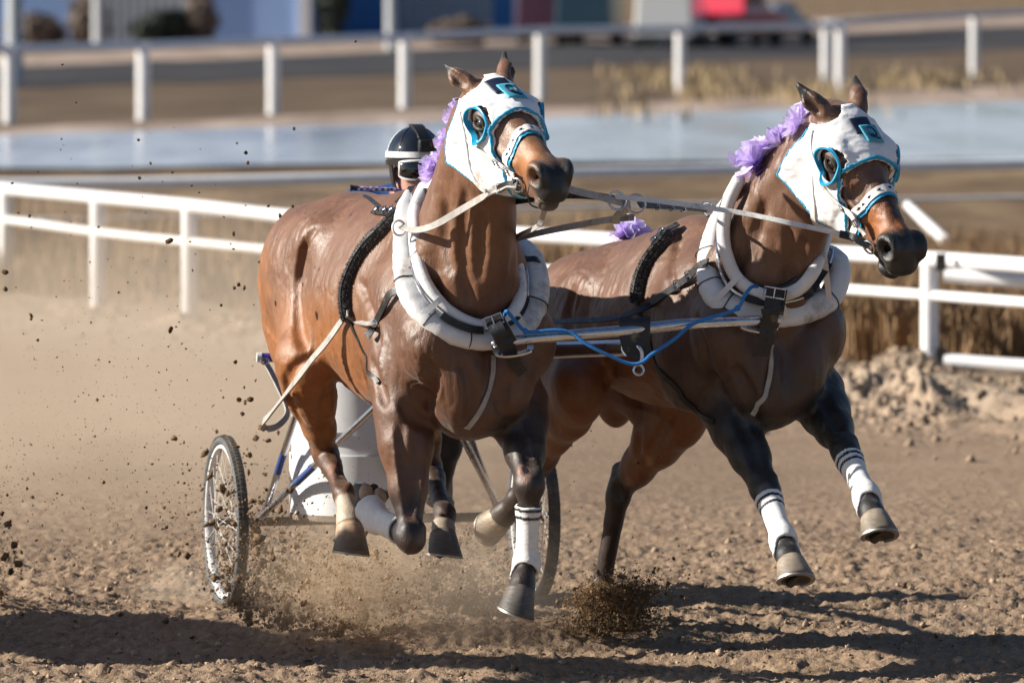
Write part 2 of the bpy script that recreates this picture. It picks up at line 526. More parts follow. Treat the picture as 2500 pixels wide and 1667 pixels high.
# ---- far buildings
def wall_material(name, col, ribs=2.2, rough=.5):
    m, nt, p, L = nodes(name)
    w = nt.nodes.new("ShaderNodeTexWave"); w.inputs["Scale"].default_value = ribs; w.bands_direction = 'X'
    g = nt.nodes.new("ShaderNodeNewGeometry"); L(g.outputs["Position"], w.inputs["Vector"])
    n = noise(nt, .3, 5)
    L(ramp(nt, n, [(.3, tuple(x*.88 for x in col)), (.7, tuple(min(1, x*1.1) for x in col))]), p.inputs["Base Color"])
    p.inputs["Roughness"].default_value = rough; L(bump(nt, w.outputs[0], .4, .05), p.inputs["Normal"]); return m
M_PALESTEEL = wall_material("pale_blue_steel", (.28, .43, .76))
M_BLUESTEEL = wall_material("blue_steel", (.035, .17, .42))
M_ROOF = wall_material("roof_steel", (.30, .33, .38), 1)
M_WINDOW = basic("dark_glass", (.02, .03, .04), .1, bmp=0)
M_CREAM = basic("white_paint_far", (.8, .8, .8), .4, bmp=0)
def shed(label, u0, u1, y, h, mat, group=None):
    x0 = pix(u0, 0, y)[0]; x1 = pix(u1, 0, y)[0]; w = x1 - x0; dp = 14
    e = empty("steel_shed", ((x0+x1)/2, y + dp/2, 0), label, "shed", group)
    mb = MB(); mb.box(((x0+x1)/2, y+dp/2, h/2), (w, dp, h)); mb.build("wall", mat, e, smooth=False)
    mb = MB(); c = (x0+x1)/2; ov = .5
    V = [(x0-ov, y-ov, h+.02), (x1+ov, y-ov, h+.02), (x1+ov, y+dp/2, h+2.2), (x0-ov, y+dp/2, h+2.2), (x1+ov, y+dp+ov, h+.02), (x0-ov, y+dp+ov, h+.02)]
    mb.add(V, [(0,1,2,3), (3,2,4,5), (0,3,5), (1,4,2), (0,5,4,1)]); mb.build("roof", M_ROOF, e, smooth=False)
    mb = MB(); mb.box((x1-.2, y-.06, h/2), (.45, .12, h)); mb.build("corner_trim", M_CREAM, e, smooth=False)
    dx = x0 + w*.62
    mb = MB(); mb.box((dx, y-.05, 1.9), (3.4, .1, 3.8)); d = mb.build("door", M_ROOF, e, smooth=False)
    for k in range(2):
        mb = MB(); mb.box((x0 + w*(.15+.22*k), y-.04, 3.9), (1.6, .08, 1.0)); mb.build("window", M_WINDOW, e, smooth=False)
    return e
shed("pale blue steel shed filling the upper left corner of the view", -260, 757, 245, 7.5, M_PALESTEEL, "steel sheds beyond the road")
shed("deep blue steel shed behind the rider's helmet, between the pale shed and the trucks", 775, 1282, 252, 7.0, M_BLUESTEEL, "steel sheds beyond the road")
# ---- parked vehicles by the sheds
M_TYRE_FAR = basic("far_tyre_rubber", (.02, .02, .02), .8, bmp=0)
def vehicle(name, label, cat, u, y, yaw, col, kind, group="vehicles parked beyond the road"):
    x = pix(u, 0, y)[0]
    e = empty(name, (x, y, 0), label, cat, group)
    Mr = np.array([[math.cos(yaw), -math.sin(yaw), 0], [math.sin(yaw), math.cos(yaw), 0], [0, 0, 1]])
    T = lambda q: np.array([x, y, 0]) + Mr @ np.array(q, float)
    paint = basic(cat + "_paint", col, .3, coat=.5, bmp=0, var=.05)
    if kind == 'truck': prof = [(-2.7, .5), (-2.75, 1.1), (-.7, 1.15), (-.55, 1.85), (.75, 1.88), (1.3, 1.22), (2.6, 1.12), (2.75, .85), (2.7, .45)]
    elif kind == 'van': prof = [(-2.6, .4), (-2.65, 2.3), (1.3, 2.4), (1.9, 1.45), (2.6, 1.2), (2.65, .4)]
    elif kind == 'trailer': prof = [(-3.5, .5), (-3.5, 2.7), (3.3, 2.7), (3.5, 2.4), (3.5, .5)]
    else: prof = [(-2.2, .4), (-2.25, .95), (-1.7, 1.02), (-1.0, 1.45), (.5, 1.47), (1.15, 1.0), (2.1, .88), (2.25, .4)]
    hw = .95; mb = MB(); n = len(prof)
    V = [T((a, -hw * (1 if b < 1.3 else .88), b)) for a, b in prof] + [T((a, hw * (1 if b < 1.3 else .88), b)) for a, b in prof]
    mb.add(V, [tuple(range(n)), tuple(range(2*n-1, n-1, -1))] + [(i, i+n, (i+1) % n + n, (i+1) % n) for i in range(n)])
    mb.build("body", paint, e, smooth=False, bevel=.08)
    if kind != 'trailer':
        top = max(b for a, b in prof)
        for s in (-1, 1):
            mb = MB(); mb.box(T((.1, s*hw*.93, top-.38)), (1.3, .06, .42), Mr); mb.build("window", M_WINDOW, e, smooth=False)
    for a in (-1.7, 1.7):
        for s in (-1, 1):
            mb = MB(); ax = Mr @ np.array([[1, 0, 0], [0, 0, 1], [0, 1, 0]], float).T
            mb.lathe([(.001, -.12), (.3, -.12), (.38, -.08), (.38, .08), (.3, .12), (.001, .12)], T((a, s*hw*.95, .38)), Mr @ np.array([[1,0,0],[0,0,-1],[0,1,0]], float), 20)
            mb.build("wheel", M_TYRE_FAR, e)
vehicle("horse_trailer", "dark maroon trailer parked at the right end of the deep blue shed", "trailer", 1345, 236, 1.5, (.07, .02, .05), 'trailer')
vehicle("horse_trailer", "dark teal trailer parked between the maroon trailer and the white van", "trailer", 1440, 230, 1.5, (.012, .05, .085), 'trailer')
vehicle("parked_van", "white van parked beyond the road above the gap between the horses", "van", 1640, 222, 1.45, (.75, .75, .74), 'van')
vehicle("parked_truck", "red pickup truck parked right behind the white van", "truck", 1778, 226, 1.1, (.50, .02, .05), 'truck')
vehicle("parked_car", "grey car parked to the right of the red pickup truck", "car", 1868, 232, 1.2, (.17, .17, .20), 'car')
# posts of lamps near the sheds
M_POSTGREY = basic("grey_post", (.45, .47, .5), .5, bmp=0)
for u, y, h, lb in ((955, 215, 8.5, "tall grey lamp pole in front of the deep blue shed"), (240, 225, 8.5, "tall grey lamp pole in front of the pale blue shed"), (35, 150, 6.5, "broad grey utility pole at the far left corner")):
    p = pix(u, 60, y); e = empty("lamp_pole", (p[0], y, 0), lb, "pole", "poles beyond the track")
    MB().tube([(p[0], y, 0), (p[0], y, h)], [.2, .13], 10).build("shaft", M_POSTGREY, e)
    MB().tube([(p[0], y, h), (p[0], y-.5, h+.2), (p[0], y-1.3, h+.2)], .06, 8).build("arm", M_POSTGREY, e)
    MB().box((p[0], y-1.5, h+.17), (.3, .7, .14)).build("lamp_head", M_POSTGREY, e, smooth=False)

# ---- bushes near the sheds and dry weeds
def leaf_mass(c, r, n, sz, seed):
    rg = np.random.default_rng(seed)
    d = rg.normal(0, 1, (n, 3)); d /= np.linalg.norm(d, axis=1)[:, None]
    rad = rg.uniform(.35, 1, n) ** .5 * (1 + .28 * fbm(d * 2.2, 2, seed))
    P = np.asarray(c) + d * rad[:, None] * np.asarray(r); P[:, 2] = np.maximum(P[:, 2], .03)
    a = rg.normal(0, 1, (n, 3)); a /= np.linalg.norm(a, axis=1)[:, None]; b = np.cross(a, d); b /= np.linalg.norm(b, axis=1)[:, None] + 1e-9
    s = sz * rg.uniform(.5, 1.4, n)[:, None]
    V = np.stack([P - a*s, P + b*s*.5, P + a*s, P - b*s*.5], 1).reshape(-1, 3)
    return V, np.arange(4*n).reshape(-1, 4)
def leaf_material(name, c0, c1):
    m, nt, p, L = nodes(name)
    L(ramp(nt, noise(nt, 2.5, 4), [(.3, c0), (.7, c1)]), p.inputs["Base Color"]); p.inputs["Roughness"].default_value = .8; return m
M_BUSH = leaf_material("bare_brown_bush", (.10, .075, .06), (.20, .15, .12))
M_DARKBUSH = leaf_material("dark_evergreen", (.010, .017, .012), (.03, .042, .028))
M_DRY = leaf_material("dry_grass", (.24, .165, .085), (.46, .35, .20))
M_RUST = leaf_material("rusty_weed", (.15, .085, .04), (.32, .20, .10))
for i, (u, v, y, rx, rz, mt, lb) in enumerate([(215, 92, 228, .7, .9, M_BUSH, "bare brown bush left of the dark shrub, against the pale shed"),
        (400, 95, 226, 1.1, .7, M_DARKBUSH, "dark round shrub in front of the pale blue shed"),
        (490, 95, 226, .5, 1.0, M_BUSH, "narrow bare brown bush right of the dark shrub"),
        (812, 88, 238, .7, 2.0, M_DARKBUSH, "dark evergreen at the left corner of the deep blue shed"),
        (90, 95, 229, 1.0, .6, M_BUSH, "low brown bush at the far left end of the pale shed"),
        (1120, 80, 230, 1.0, .5, M_BUSH, "low brown bush in front of the deep blue shed")]):
    c = pix(u, v, y); c[2] = rz * .9
    e = empty("bush", (c[0], y, 0), lb, "bush", "bushes by the sheds")
    V, F = leaf_mass(c, (rx, rx*.8, rz), 900, .16, i); link("foliage", mesh_np(V, F), mt, e, False)
    MB().tube([(c[0], y, 0), (c[0]+.05, y, rz)], [.08, .03], 6).build("stem", M_BUSH, e)
def blades(pts, h0, h1, seed, lean=.35, w=.012, mats=None, name="dry_grass"):
    rg = np.random.default_rng(seed); n = len(pts)
    h = rg.uniform(h0, h1, n); az = rg.uniform(0, 6.283, n); ln = rg.uniform(.05, lean, n) * h
    d = np.stack([np.cos(az), np.sin(az), 0*az], 1); s = np.stack([-np.sin(az), np.cos(az), 0*az], 1) * (w * rg.uniform(.6, 1.6, n))[:, None]
    up = np.array([0, 0, 1.0])
    A = pts - s; B_ = pts + s; C = pts + d*ln[:, None]*.35 + up*h[:, None]*.6; Dp = pts + d*ln[:, None] + up*h[:, None]
    V = np.stack([A, B_, C + s*.7, C - s*.7, Dp], 1).reshape(-1, 3)
    i = np.arange(n)*5
    F = np.concatenate([np.stack([i, i+1, i+2, i+3], 1)]); T = np.stack([i+3, i+2, i+4, i+4], 1)
    me = bpy.data.meshes.new(name); me.from_pydata(V.tolist(), [], F.tolist() + T[:, :3].tolist()); me.update()
    o = link(name, me, mats, None, False); o["kind"] = "stuff"; return o
rg = np.random.default_rng(3)
def scatter(n, f):
    P = []
    while len(P) < n:
        x = rg.uniform(-7, 7, 20000); y = rg.uniform(42, 78, 20000); keep = rg.uniform(0, 1, 20000) < f(x, y)
        P += list(np.stack([x, y, 0*x], 1)[keep])
    P = np.array(P[:n]); P[:, 2] = soil_height(P[:, 0], P[:, 1]) - .02; return P
clump = lambda x, y, s, th: np.clip((fbm(np.stack([x*.9, y*.22], -1), 3, s) - th) * 3, 0, 1)
beyond = lambda x, y, a, b: (y - rail_dist(x) > a) * (y - rail_dist(x) < b)
blades(scatter(26000, lambda x, y: clump(x, y, 91, .0) * beyond(x, y, .8, 9)), .06, .26, 5, w=.007, mats=M_DRY, name="dry_grass")
blades(scatter(52000, lambda x, y: clump(x, y, 97, -.45) * beyond(x, y, .5, 12) * np.clip((x-.2)/1.5, 0.05, 1)), .12, .6, 6, w=.008, mats=M_RUST, name="weeds")
P = np.stack([rg.uniform(-9, 11, 9000), rg.uniform(112, 165, 9000), np.zeros(9000)], 1)
kp = np.clip((fbm(np.stack([P[:, 0]*.5, P[:, 1]*.06], -1), 3, 15) - .05)*3, 0, 1) * np.clip((P[:, 0]-1)/3, 0, 1) > rg.uniform(0, 1, 9000)
P = P[kp]; P[:, 2] = .03
blades(P, .1, .45, 8, w=.02, mats=M_DRY, name="tall_dry_grass")

# ---- rail fences
def fence_paint(name, rust):
    m, nt, p, L = nodes(name)
    n = noise(nt, 5, 7, .7)
    L(ramp(nt, n, [(.50, (.82, .82, .83)), (.66, (.70, .66, .60)), (.74, (.45, .27, .14))] if rust else [(.45, (.80, .80, .82)), (.8, (.66, .65, .66))]), p.inputs["Base Color"])
    p.inputs["Roughness"].default_value = .45; L(bump(nt, n, .15, .01), p.inputs["Normal"]); return m
M_RAIL = fence_paint("white_rail_paint", False); M_RAILRUST = fence_paint("chipped_white_paint", True)
def rail(pts, r, name, mat, parent, cups=True):
    return MB().tube(pts, r, 12).build(name, mat, parent)
# near rail: (u, v) of the top rail and base of each post
def near_fence():
    e = empty("rail_fence", (0, 48, 0), "near white pipe rail fence with two rails behind both horses", "fence", "white rail fences")
    posts = [(14, 462, 700), (238, 482, 752), (462, 502, 784), (700, 528, 800), (960, 548, 815), (1268, 572, 835), (1560, 590, 850), (1900, 610, 880), (2270, 632, 915), (2700, 662, 955)]
    top = []; low = []
    for u, vt, vb in posts:
        y = 41000 / (vb + 64); y = CAM_H * FPX / (vb + 64)
        a = pix(u, vt, y); top.append(a)
        b = np.array([a[0], a[1], -.1])
        MB().tube([b, a + [0, 0, .0]], .056, 14).build("post", M_RAIL, e)
        low.append(a - [0, 0, a[2] * .315])
    d0 = top[0] - top[1]; top = [top[0] + d0 * 1.5] + top; low = [low[0] + d0 * 1.5] + low
    rail(spline(top, 4), .047, "top_rail", M_RAIL, e)
    rail([q - np.array([0, .0, 0]) for q in spline(low, 4)], .032, "lower_rail", M_RAILRUST, e)
    return top
NF = near_fence()
def gate():
    e = empty("pipe_gate", (2.9, 44, 0), "white pipe gate hung on the last thick fence post at the right", "gate")
    y = 41.5
    for va, vb in ((672, 700), (880, 902)):
        MB().tube([pix(2308, va, y), pix(2420, va + 8, y - .1), pix(2640, vb, y - .3)], .042, 12).build("bar", M_RAIL, e)
    MB().tube([pix(2560, 690, y - .2), pix(2560, 900, y - .2)], .035, 10).build("upright", M_RAIL, e)
    for v in (640, 868):
        b = MB(); b.box(pix(2297, v, y), (.06, .05, .10)); b.tube([pix(2285, v - 8, y), pix(2305, v + 6, y), pix(2308, v + 40, y)], .014, 8); b.build("hinge", M_STEELDARK, e)
M_STEELDARK = basic("dark_rusty_steel", (.06, .055, .05), .6, metal=.5, bmp=.3)
gate()
def back_fence():
    e = empty("rail_fence", (0, 66, 0), "thinner white rail fence further back, between the near rail and the water", "fence", "white rail fences")
    pts = [(-300, 452, 60), (300, 449, 60.5), (900, 436, 61), (1500, 422, 62), (2100, 409, 63), (2800, 396, 64)]
    W = [pix(*q) for q in pts]
    rail(spline(W, 3), .056, "top_rail", M_RAIL, e)
    rail([q - np.array([0, 0, .30]) for q in spline(W, 3)], .020, "lower_rail", M_RAILRUST, e)
    for u in (-150, 1010, 1905, 2650):
        k = np.interp(u, [q[0] for q in pts], range(len(pts))); i = int(k); f = k - i
        a = W[i] * (1 - f) + W[min(i + 1, 5)] * f
        MB().tube([(a[0], a[1] + .02, -.05), a], .04, 10).build("post", M_RAIL, e)
    # sloping brace at the right end
    MB().tube([pix(2215, 500, 52), pix(2262, 545, 51.6), pix(2312, 592, 51.2)], [.032, .042, .046], 12).build("brace", M_RAIL, e)
back_fence()
def far_fence():
    e = empty("rail_fence", (0, 120, 0), "far white post and rail fence across the field below the sheds", "fence", "white rail fences")
    posts = [(22, 112, 305), (349, 104, 298), (667, 93, 283), (988, 84, 268), (1319, 68, 250), (1661, 64, 235), (2017, 52, 213), (2052, 56, 230), (2379, 30, 192), (2760, 16, 172)]
    tops = []
    for u, vt, vb in posts:
        y = CAM_H * FPX / (vb + 64); a = pix(u, vt, y); tops.append(a)
        MB().tube([(a[0], a[1], -.05), a], .105, 12).build("post", M_RAIL, e)
    tops.sort(key=lambda q: q[0]); tops = [tops[0] * 2 - tops[1]] + tops
    rail([q - np.array([0, 0, .06]) for q in tops], .075, "top_rail", M_RAILGREY, e)
M_RAILGREY = basic("weathered_grey_rail", (.50, .53, .60), .5, bmp=0)
far_fence()
# ---------------------------------------------------------------- the two horses
class Horse:
    pass
def make_body(sp):
    H = Horse(); H.sp = sp
    yaw = sp['yaw']; C = np.array(sp['C'])
    F = np.array([math.sin(yaw), -math.cos(yaw), 0]); L = np.array([math.cos(yaw), math.sin(yaw), 0]); U = np.array([0, 0, 1.0])
    H.F, H.L, H.U = F, L, U
    B = lambda f, l, z: np.array([C[0], C[1], 0]) + F * f + L * l + U * z
    H.B = B
    A = np.stack([F, L, U])
    fld = Field((-1.95, -.72, sp.get('zlo', -.03)), (.85, .62, 2.3), sp.get('res', .0078), A, np.array([C[0], C[1], 0]))
    H.fld = fld
    zw, zc, zg, zf = sp['zw'], sp['zc'], sp['zg'], sp['zf']     # withers, croup, girth, flank heights
    zm = (zw - .05 + zg) / 2
    tilt = math.atan2(zw - zc, .95)
    # ---- trunk
    fld.ell(B(-.62, 0, zm + .01), (.56, .272, (zw - .06 - zg) / 2), A, .05)
    fld.ell(B(-.88, 0, (zc - .06 + zf) / 2 + .0), (.42, .265, (zc - .07 - zf) / 2), A, .09)
    fld.cone(B(-.20, 0, zw - .13), B(-.55, 0, zw - .13), .115, .13, .10, (L, .62))
    fld.cone(B(-.55, 0, zw - .17), B(-1.12, 0, zc - .15), .16, .15, .10)
    rw = sp.get('rump', 1.0)
    fld.ell(B(-1.16, 0, zc - .235), (.30, .265 * rw, .235), A, .08)
    for s in (-1, 1):
        # hip bone, buttock, thigh
        fld.ell(B(-1.02, s * .185, zc - .16), (.14, .075, .09), A, .08)
        fld.ell(B(-1.30, s * .125 * rw, zc - .30), (.24, .15, .26), A, .07)
        fld.ell(B(-1.43, s * .115, zc - .42), (.12, .10, .26), A, .06)
        # shoulder blade, upper arm, point of shoulder
        fld.cone(B(-.36, s * .10, zw - .16), B(-.06, s * .185, zg + .32), .09, .135, .07, (L, .75))
        fld.cone(B(-.30, s * .17, zg + .42), B(-.26, s * .20, zg + .18), .16, .15, .07, (L, .62))
        fld.ell(B(-.03, s * .165, zg + .29), (.105, .095, .13), A, .05)
        # breast muscles
        fld.ell(B(.02, s * .085, zg + .19), (.095, .10, .16), A, .045)
    fld.ell(B(-.10, 0, zg + .10), (.20, .15, .14), A, .06)
    fld.cone(B(.085, 0, zg + .36), B(.125, 0, zg + .10), .006, .014, .05, None, True)      # groove between the breasts
    # ---- neck
    PO = np.array(sp['poll']); NO = np.array(sp['nose'])
    n = unit(NO - PO); hl = np.linalg.norm(NO - PO); H.hl = hl
    s0 = unit([-n[1], n[0], 0]); d0 = np.cross(n, s0)
    r = sp['roll']
    s_ = s0 * math.cos(r) + d0 * math.sin(r); d_ = np.cross(n, s_)
    H.n, H.s, H.d, H.PO = n, s_, d_, PO
    k = hl / .62
    wd = sp.get('wide', 1.0)
    hd = lambda t, d, s: PO + n * (t * k) + d_ * (d * k) + s_ * (s * k * wd)
    H.hd = hd
    nb = B(*sp['neck_base']); nt = hd(.035, -.13, 0)
    mid = np.array(sp['neck_mid']) if 'neck_mid' in sp else (nb + nt) / 2
    NC = spline([nb, mid, nt], 5)
    m = len(NC)
    for i in range(m - 1):
        a, b = i / (m - 1), (i + 1) / (m - 1)
        rr = lambda t: np.interp(t, [0, .3, .6, .85, 1], sp['neck_r'])
        fl = np.interp(a, [0, .4, 1], sp['neck_flat'])
        lat = unit(L * (1 - a) + s_ * a)
        fld.cone(NC[i], NC[i + 1], rr(a), rr(b), .05, (lat, fl))
    H.neck = NC
    # windpipe and neck muscle ridge
    for s in (-1, 1):
        P = [hd(.12, -.23, s * .03), mid + F * .085 + L * s * .055, B(.0, s * .09, zg + .46)]
        fld.chain(spline(P, 4), np.linspace(.03, .05, 9), .04)
        P = [hd(.05, -.16, s * .075), mid - F * .02 + L * s * .085, B(-.12, s * .16, zg + .50)]
        fld.chain(spline(P, 4), np.linspace(.035, .07, 9), .04)
    # ---- head
    hx = np.stack([n, s_, d_])
    E = lambda t, d, s, rt, rs, rd, kk=.03, sub=False, ax=None: fld.ell(hd(t, d, s), np.array([rt, rs * wd, rd]) * k, hx if ax is None else ax, kk, sub)
    E(.075, -.075, 0, .115, .092, .088)
    E(.17, -.062, 0, .14, .100, .068)
    E(.18, -.17, 0, .15, .070, .115, .04)
    for s in (-1, 1):
        E(.165, -.195, s * .045, .125, .036, .118, .03)
        E(.175, -.040, s * .076, .055, .030, .032, .025)          # brow
        E(.205, -.066, s * .078, .036, .024, .030, .015)
        E(.197, -.060, s * .098, .020, .022, .016, .008, True)          # eyeball bulge
        fld.cone(hd(.22, -.105, s * .078), hd(.40, -.105, s * .05), .014 * k, .008 * k, .03)   # cheek ridge
    fld.cone(hd(.18, -.075, 0), hd(.50, -.070, 0), .082 * k, .048 * k, .03, (s_, .86))
    fld.cone(hd(.20, -.15, 0), hd(.50, -.098, 0), .092 * k, .055 * k, .03, (s_, .70))
    fld.cone(hd(.28, -.215, 0), hd(.50, -.145, 0), .05 * k, .032 * k, .03)
    E(.535, -.083, 0, .068, .056, .060, .03)
    E(.585, -.108, 0, .038, .050, .040, .02)
    E(.553, -.160, 0, .042, .038, .028, .015)
    for s in (-1, 1):
        E(.543, -.060, s * .047, .054, .028, .046, .015)
        E(.558, -.064, s * .066, .036, .022, .030, .012, True)
        E(.548, -.048, s * .058, .018, .012, .012, .012, True)
        fld.cone(hd(.590, -.064, s * .082), hd(.535, -.072, s * .036), .019 * k, .010 * k, .010, None, True)
        E(.335, -.035, s * .078, .07, .018, .022, .04, True)
    # mouth line
    mr = sp.get('mouth', .006)
    sl = [hd(.60, -.137, 0), hd(.575, -.137, .045), hd(.50, -.140, .056), hd(.455, -.135, .055)]
    for s in (1, -1):
        q = [PO + (p - PO) - s_ * (2 * np.dot(p - PO, s_) if s < 0 else 0) for p in sl]
        for a, b in zip(q[:-1], q[1:]): fld.cone(a, b, mr, mr if b is not q[-1] else .005, .006, None, True)
    # ears
    H.ears = []
    for s, tip in ((-1, sp['ear_r']), (1, sp['ear_l'])):
        b0 = hd(.015, -.025, s * .055); tip = np.array(tip); m1 = b0 + (tip - b0) * .45 + s_ * s * .006
        fld.cone(b0, b0 + (tip - b0) * .2, .028, .033, .02)
        fld.cone(b0 + (tip - b0) * .2, m1, .033, .033, .012)
        fld.cone(m1, tip, .032, .009, .012)
        opn = unit(n * .6 + s_ * s * .55 + d_ * .2); ax = unit(tip - b0); opn = unit(opn - ax * np.dot(opn, ax))
        fld.cone(b0 + (tip - b0) * .22 + opn * .034, b0 + (tip - b0) * .85 + opn * .016, .018, .006, .01, None, True)
        H.ears.append((b0, tip, opn))
    # ---- limbs
    H.leg = {}
    def frame(ax):
        sd = unit(L - ax * np.dot(L, ax)); return np.cross(ax, sd), sd
    H.frame = frame
    for key, lg in sp['legs'].items():
        fore = key[1] == 'F'; s = -1 if key[0] == 'R' else 1
        J = [np.array(q) for q in lg]     # fore: elbow knee fetlock coronet sole ; hind: stifle hock fetlock coronet sole
        H.leg[key] = J
        if fore:
            el, kn, fe, co, so = J
            a0 = unit(kn - el); fwd, sd0 = frame(a0); ln = kn - el
            fld.cone(B(-.24, s * .19, zg + .22), el, .135, .10, .06, (L, .72))
            fld.chain([el, el + ln * .3, el + ln * .62, kn - a0 * .05], sp.get('forearm', {}).get(key, [.104, .090, .068, .052]), .03)
            fld.cone(el + ln * .06 + sd0 * s * .03 + fwd * .045, el + ln * .55 + fwd * .02, .055, .028, .025)
            fld.cone(el - fwd * .06, el + ln * .45 - fwd * .045, .055, .026, .025)
            fld.cone(el + ln * .1 - sd0 * s * .04, el + ln * .5 - sd0 * s * .02, .05, .03, .025)
            fld.ell(kn, (.052, .056, .062), np.stack([fwd, sd0, a0]), .02)
            for q in (-1, 1): fld.ell(kn + fwd * .030 + sd0 * q * .024 - a0 * .02, (.022, .022, .026), np.stack([fwd, sd0, a0]), .012)
            fld.ell(kn - fwd * .04 + a0 * -.01, (.022, .03, .035), np.stack([fwd, sd0, a0]), .02)
            ax = unit(fe - kn); fr, sd = frame(ax)
            fld.cone(kn + ax * .03, kn + ax * .10, .046, .034, .02)
            fld.cone(kn + ax * .07, fe - ax * .02, .033, .032, .015, (sd, .85))
            fld.cone(kn + ax * .06 - fr * .022, fe - ax * .015 - fr * .018, .016, .018, .012)
        else:
            st, ho, fe, co, so = J
            a0 = unit(ho - st); fwd, sd0 = frame(a0); ln = ho - st
            hip = B(-1.18, s * .16, zc - .30)
            fld.cone(hip, st, .20, .125, .07, (L, .62))
            fld.cone(B(-1.40, s * .13, zc - .46), st + a0 * .16 - fwd * .06, .12, .07, .06, (L, .75))
            fld.chain([st, st + ln * .35, st + ln * .7, ho - a0 * .05], [.122, .098, .062, .048], .04, (L, .85))
            fld.cone(st + ln * .2 - fwd * .055, st + ln * .6 - fwd * .03, .055, .03, .03)
            fld.ell(st + fwd * .075 + a0 * .02, (.05, .05, .07), np.stack([fwd, sd0, a0]), .04)
            ax = unit(fe - ho); fr, sd = frame(ax)
            bk = unit(-fr * .55 - fwd * .45)
            calc = ho - unit(ax + a0) * .065 + bk * .05
            fld.cone(st + ln * .55 - fwd * .055, calc, .016, .020, .015)      # tendon to the point of hock
            fld.cone(calc, ho + bk * .02 + ax * .02, .026, .032, .02)
            fld.ell(ho, (.046, .046, .062), np.stack([fr, sd, ax]), .025)
            fld.cone(ho + ax * .03, ho + ax * .12, .044, .036, .02)
            fld.cone(ho + ax * .09, fe - ax * .02, .037, .034, .015, (sd, .9))
            fld.cone(ho + ax * .06 - fr * .024, fe - ax * .015 - fr * .020, .019, .019, .012)
        ax = unit(fe - J[1]); fr, sd = frame(ax)
        fld.ell(fe, (.042, .039, .044), np.stack([fr, sd, ax]), .02)
        fld.ell(fe - fr * .03 + ax * .01, (.024, .024, .026), np.stack([fr, sd, ax]), .015)
        px = unit(co - fe)
        fld.cone(fe + px * .02, co - px * .01, .034, .040, .015)
        fld.cone(co - px * .012, co + (so - co) * .22, .043, .047, .012)
    return H

def P3(*q): return pix(*q)
H1s = dict(C=(-.106, 24.0), yaw=R(24), zw=1.63, zc=1.61, zg=.835, zf=.95, roll=R(4), zlo=.18,
    poll=P3(1192, 190, 23.78), forearm=dict(RF=[.106, .092, .062, .043]), wide=1.08, mouth=.010, nose=P3(1374, 413, 23.27), ear_r=P3(1086, 158, 23.80), ear_l=P3(1231, 128, 23.92),
    neck_base=(-.20, 0, 1.31), neck_r=(.265, .225, .185, .155, .13), neck_flat=(.60, .58, .66),
    legs=dict(RF=[P3(985, 1000, 24.10), P3(1003, 1310, 23.95), P3(918, 1268, 24.22), P3(900, 1238, 24.28), P3(908, 1198, 24.34)],
              LF=[P3(1264, 985, 24.20), P3(1292, 1180, 23.87), P3(1286, 1375, 23.90), P3(1274, 1428, 23.84), P3(1260, 1492, 23.80)],
              RH=[P3(742, 890, 24.80), P3(795, 1108, 25.02), P3(840, 1203, 24.74), P3(853, 1268, 24.66), P3(857, 1345, 24.60)],
              LH=[P3(1012, 930, 24.95), P3(1048, 1135, 25.22), P3(1085, 1255, 24.90), P3(1080, 1295, 24.85), P3(1084, 1352, 24.80)]))
H2s = dict(C=(.915, 24.2), yaw=R(26.5), zw=1.53, zc=1.425, zg=.85, zf=.885, rump=.94, roll=R(2), zlo=-.03,
    wide=1.22, poll=P3(2062, 258, 23.88), nose=P3(2246, 618, 23.53), ear_r=P3(1948, 208, 23.86), ear_l=P3(2088, 190, 24.02),
    neck_base=(-.22, 0, 1.20), neck_r=(.255, .22, .18, .148, .125), neck_mid=P3(1930, 487, 24.14), neck_flat=(.60, .58, .66),
    legs=dict(RF=[P3(1772, 985, 24.30), P3(1867, 1190, 24.00), P3(1912, 1316, 23.80), P3(1927, 1362, 23.72), P3(1941, 1412, 23.66)],
              LF=[P3(1990, 960, 24.40), P3(2062, 1098, 24.06), P3(2116, 1212, 23.84), P3(2131, 1254, 23.76), P3(2146, 1304, 23.70)],
              RH=[P3(1412, 945, 24.86), P3(1335, 1112, 25.25), P3(1262, 1218, 25.50), P3(1232, 1254, 25.56), P3(1196, 1284, 25.62)],
              LH=[P3(1660, 1000, 25.10), P3(1512, 1200, 25.40), P3(1470, 1430, 25.50), P3(1474, 1482, 25.45), P3(1478, 1532, 25.41)]))
def report(sp, nm):
    for k, J in sp['legs'].items():
        print(nm, k, [round(float(np.linalg.norm(J[i+1]-J[i])), 3) for i in range(4)], 'z', [round(float(q[2]), 2) for q in J])
report(H1s, 'H1'); report(H2s, 'H2')
HORSES = [make_body(H1s), make_body(H2s)]
def groove(H, pts, r=.009, k=.03, depth=.0, add=False):
    """press a soft crease (or raise a vein) along the skin through photo pixels"""
    P = np.array([H.fld.shoot(u, v, .0) for u, v in pts]); P = H.fld.snap(spline(P, 4), -depth if add else depth)
    m = len(P); rr = r * np.sin(np.linspace(.25, math.pi - .25, m)) ** .7
    for i in range(m - 1): H.fld.cone(P[i], P[i+1], rr[i], rr[i+1], k, None, not add)
G1, G2 = HORSES
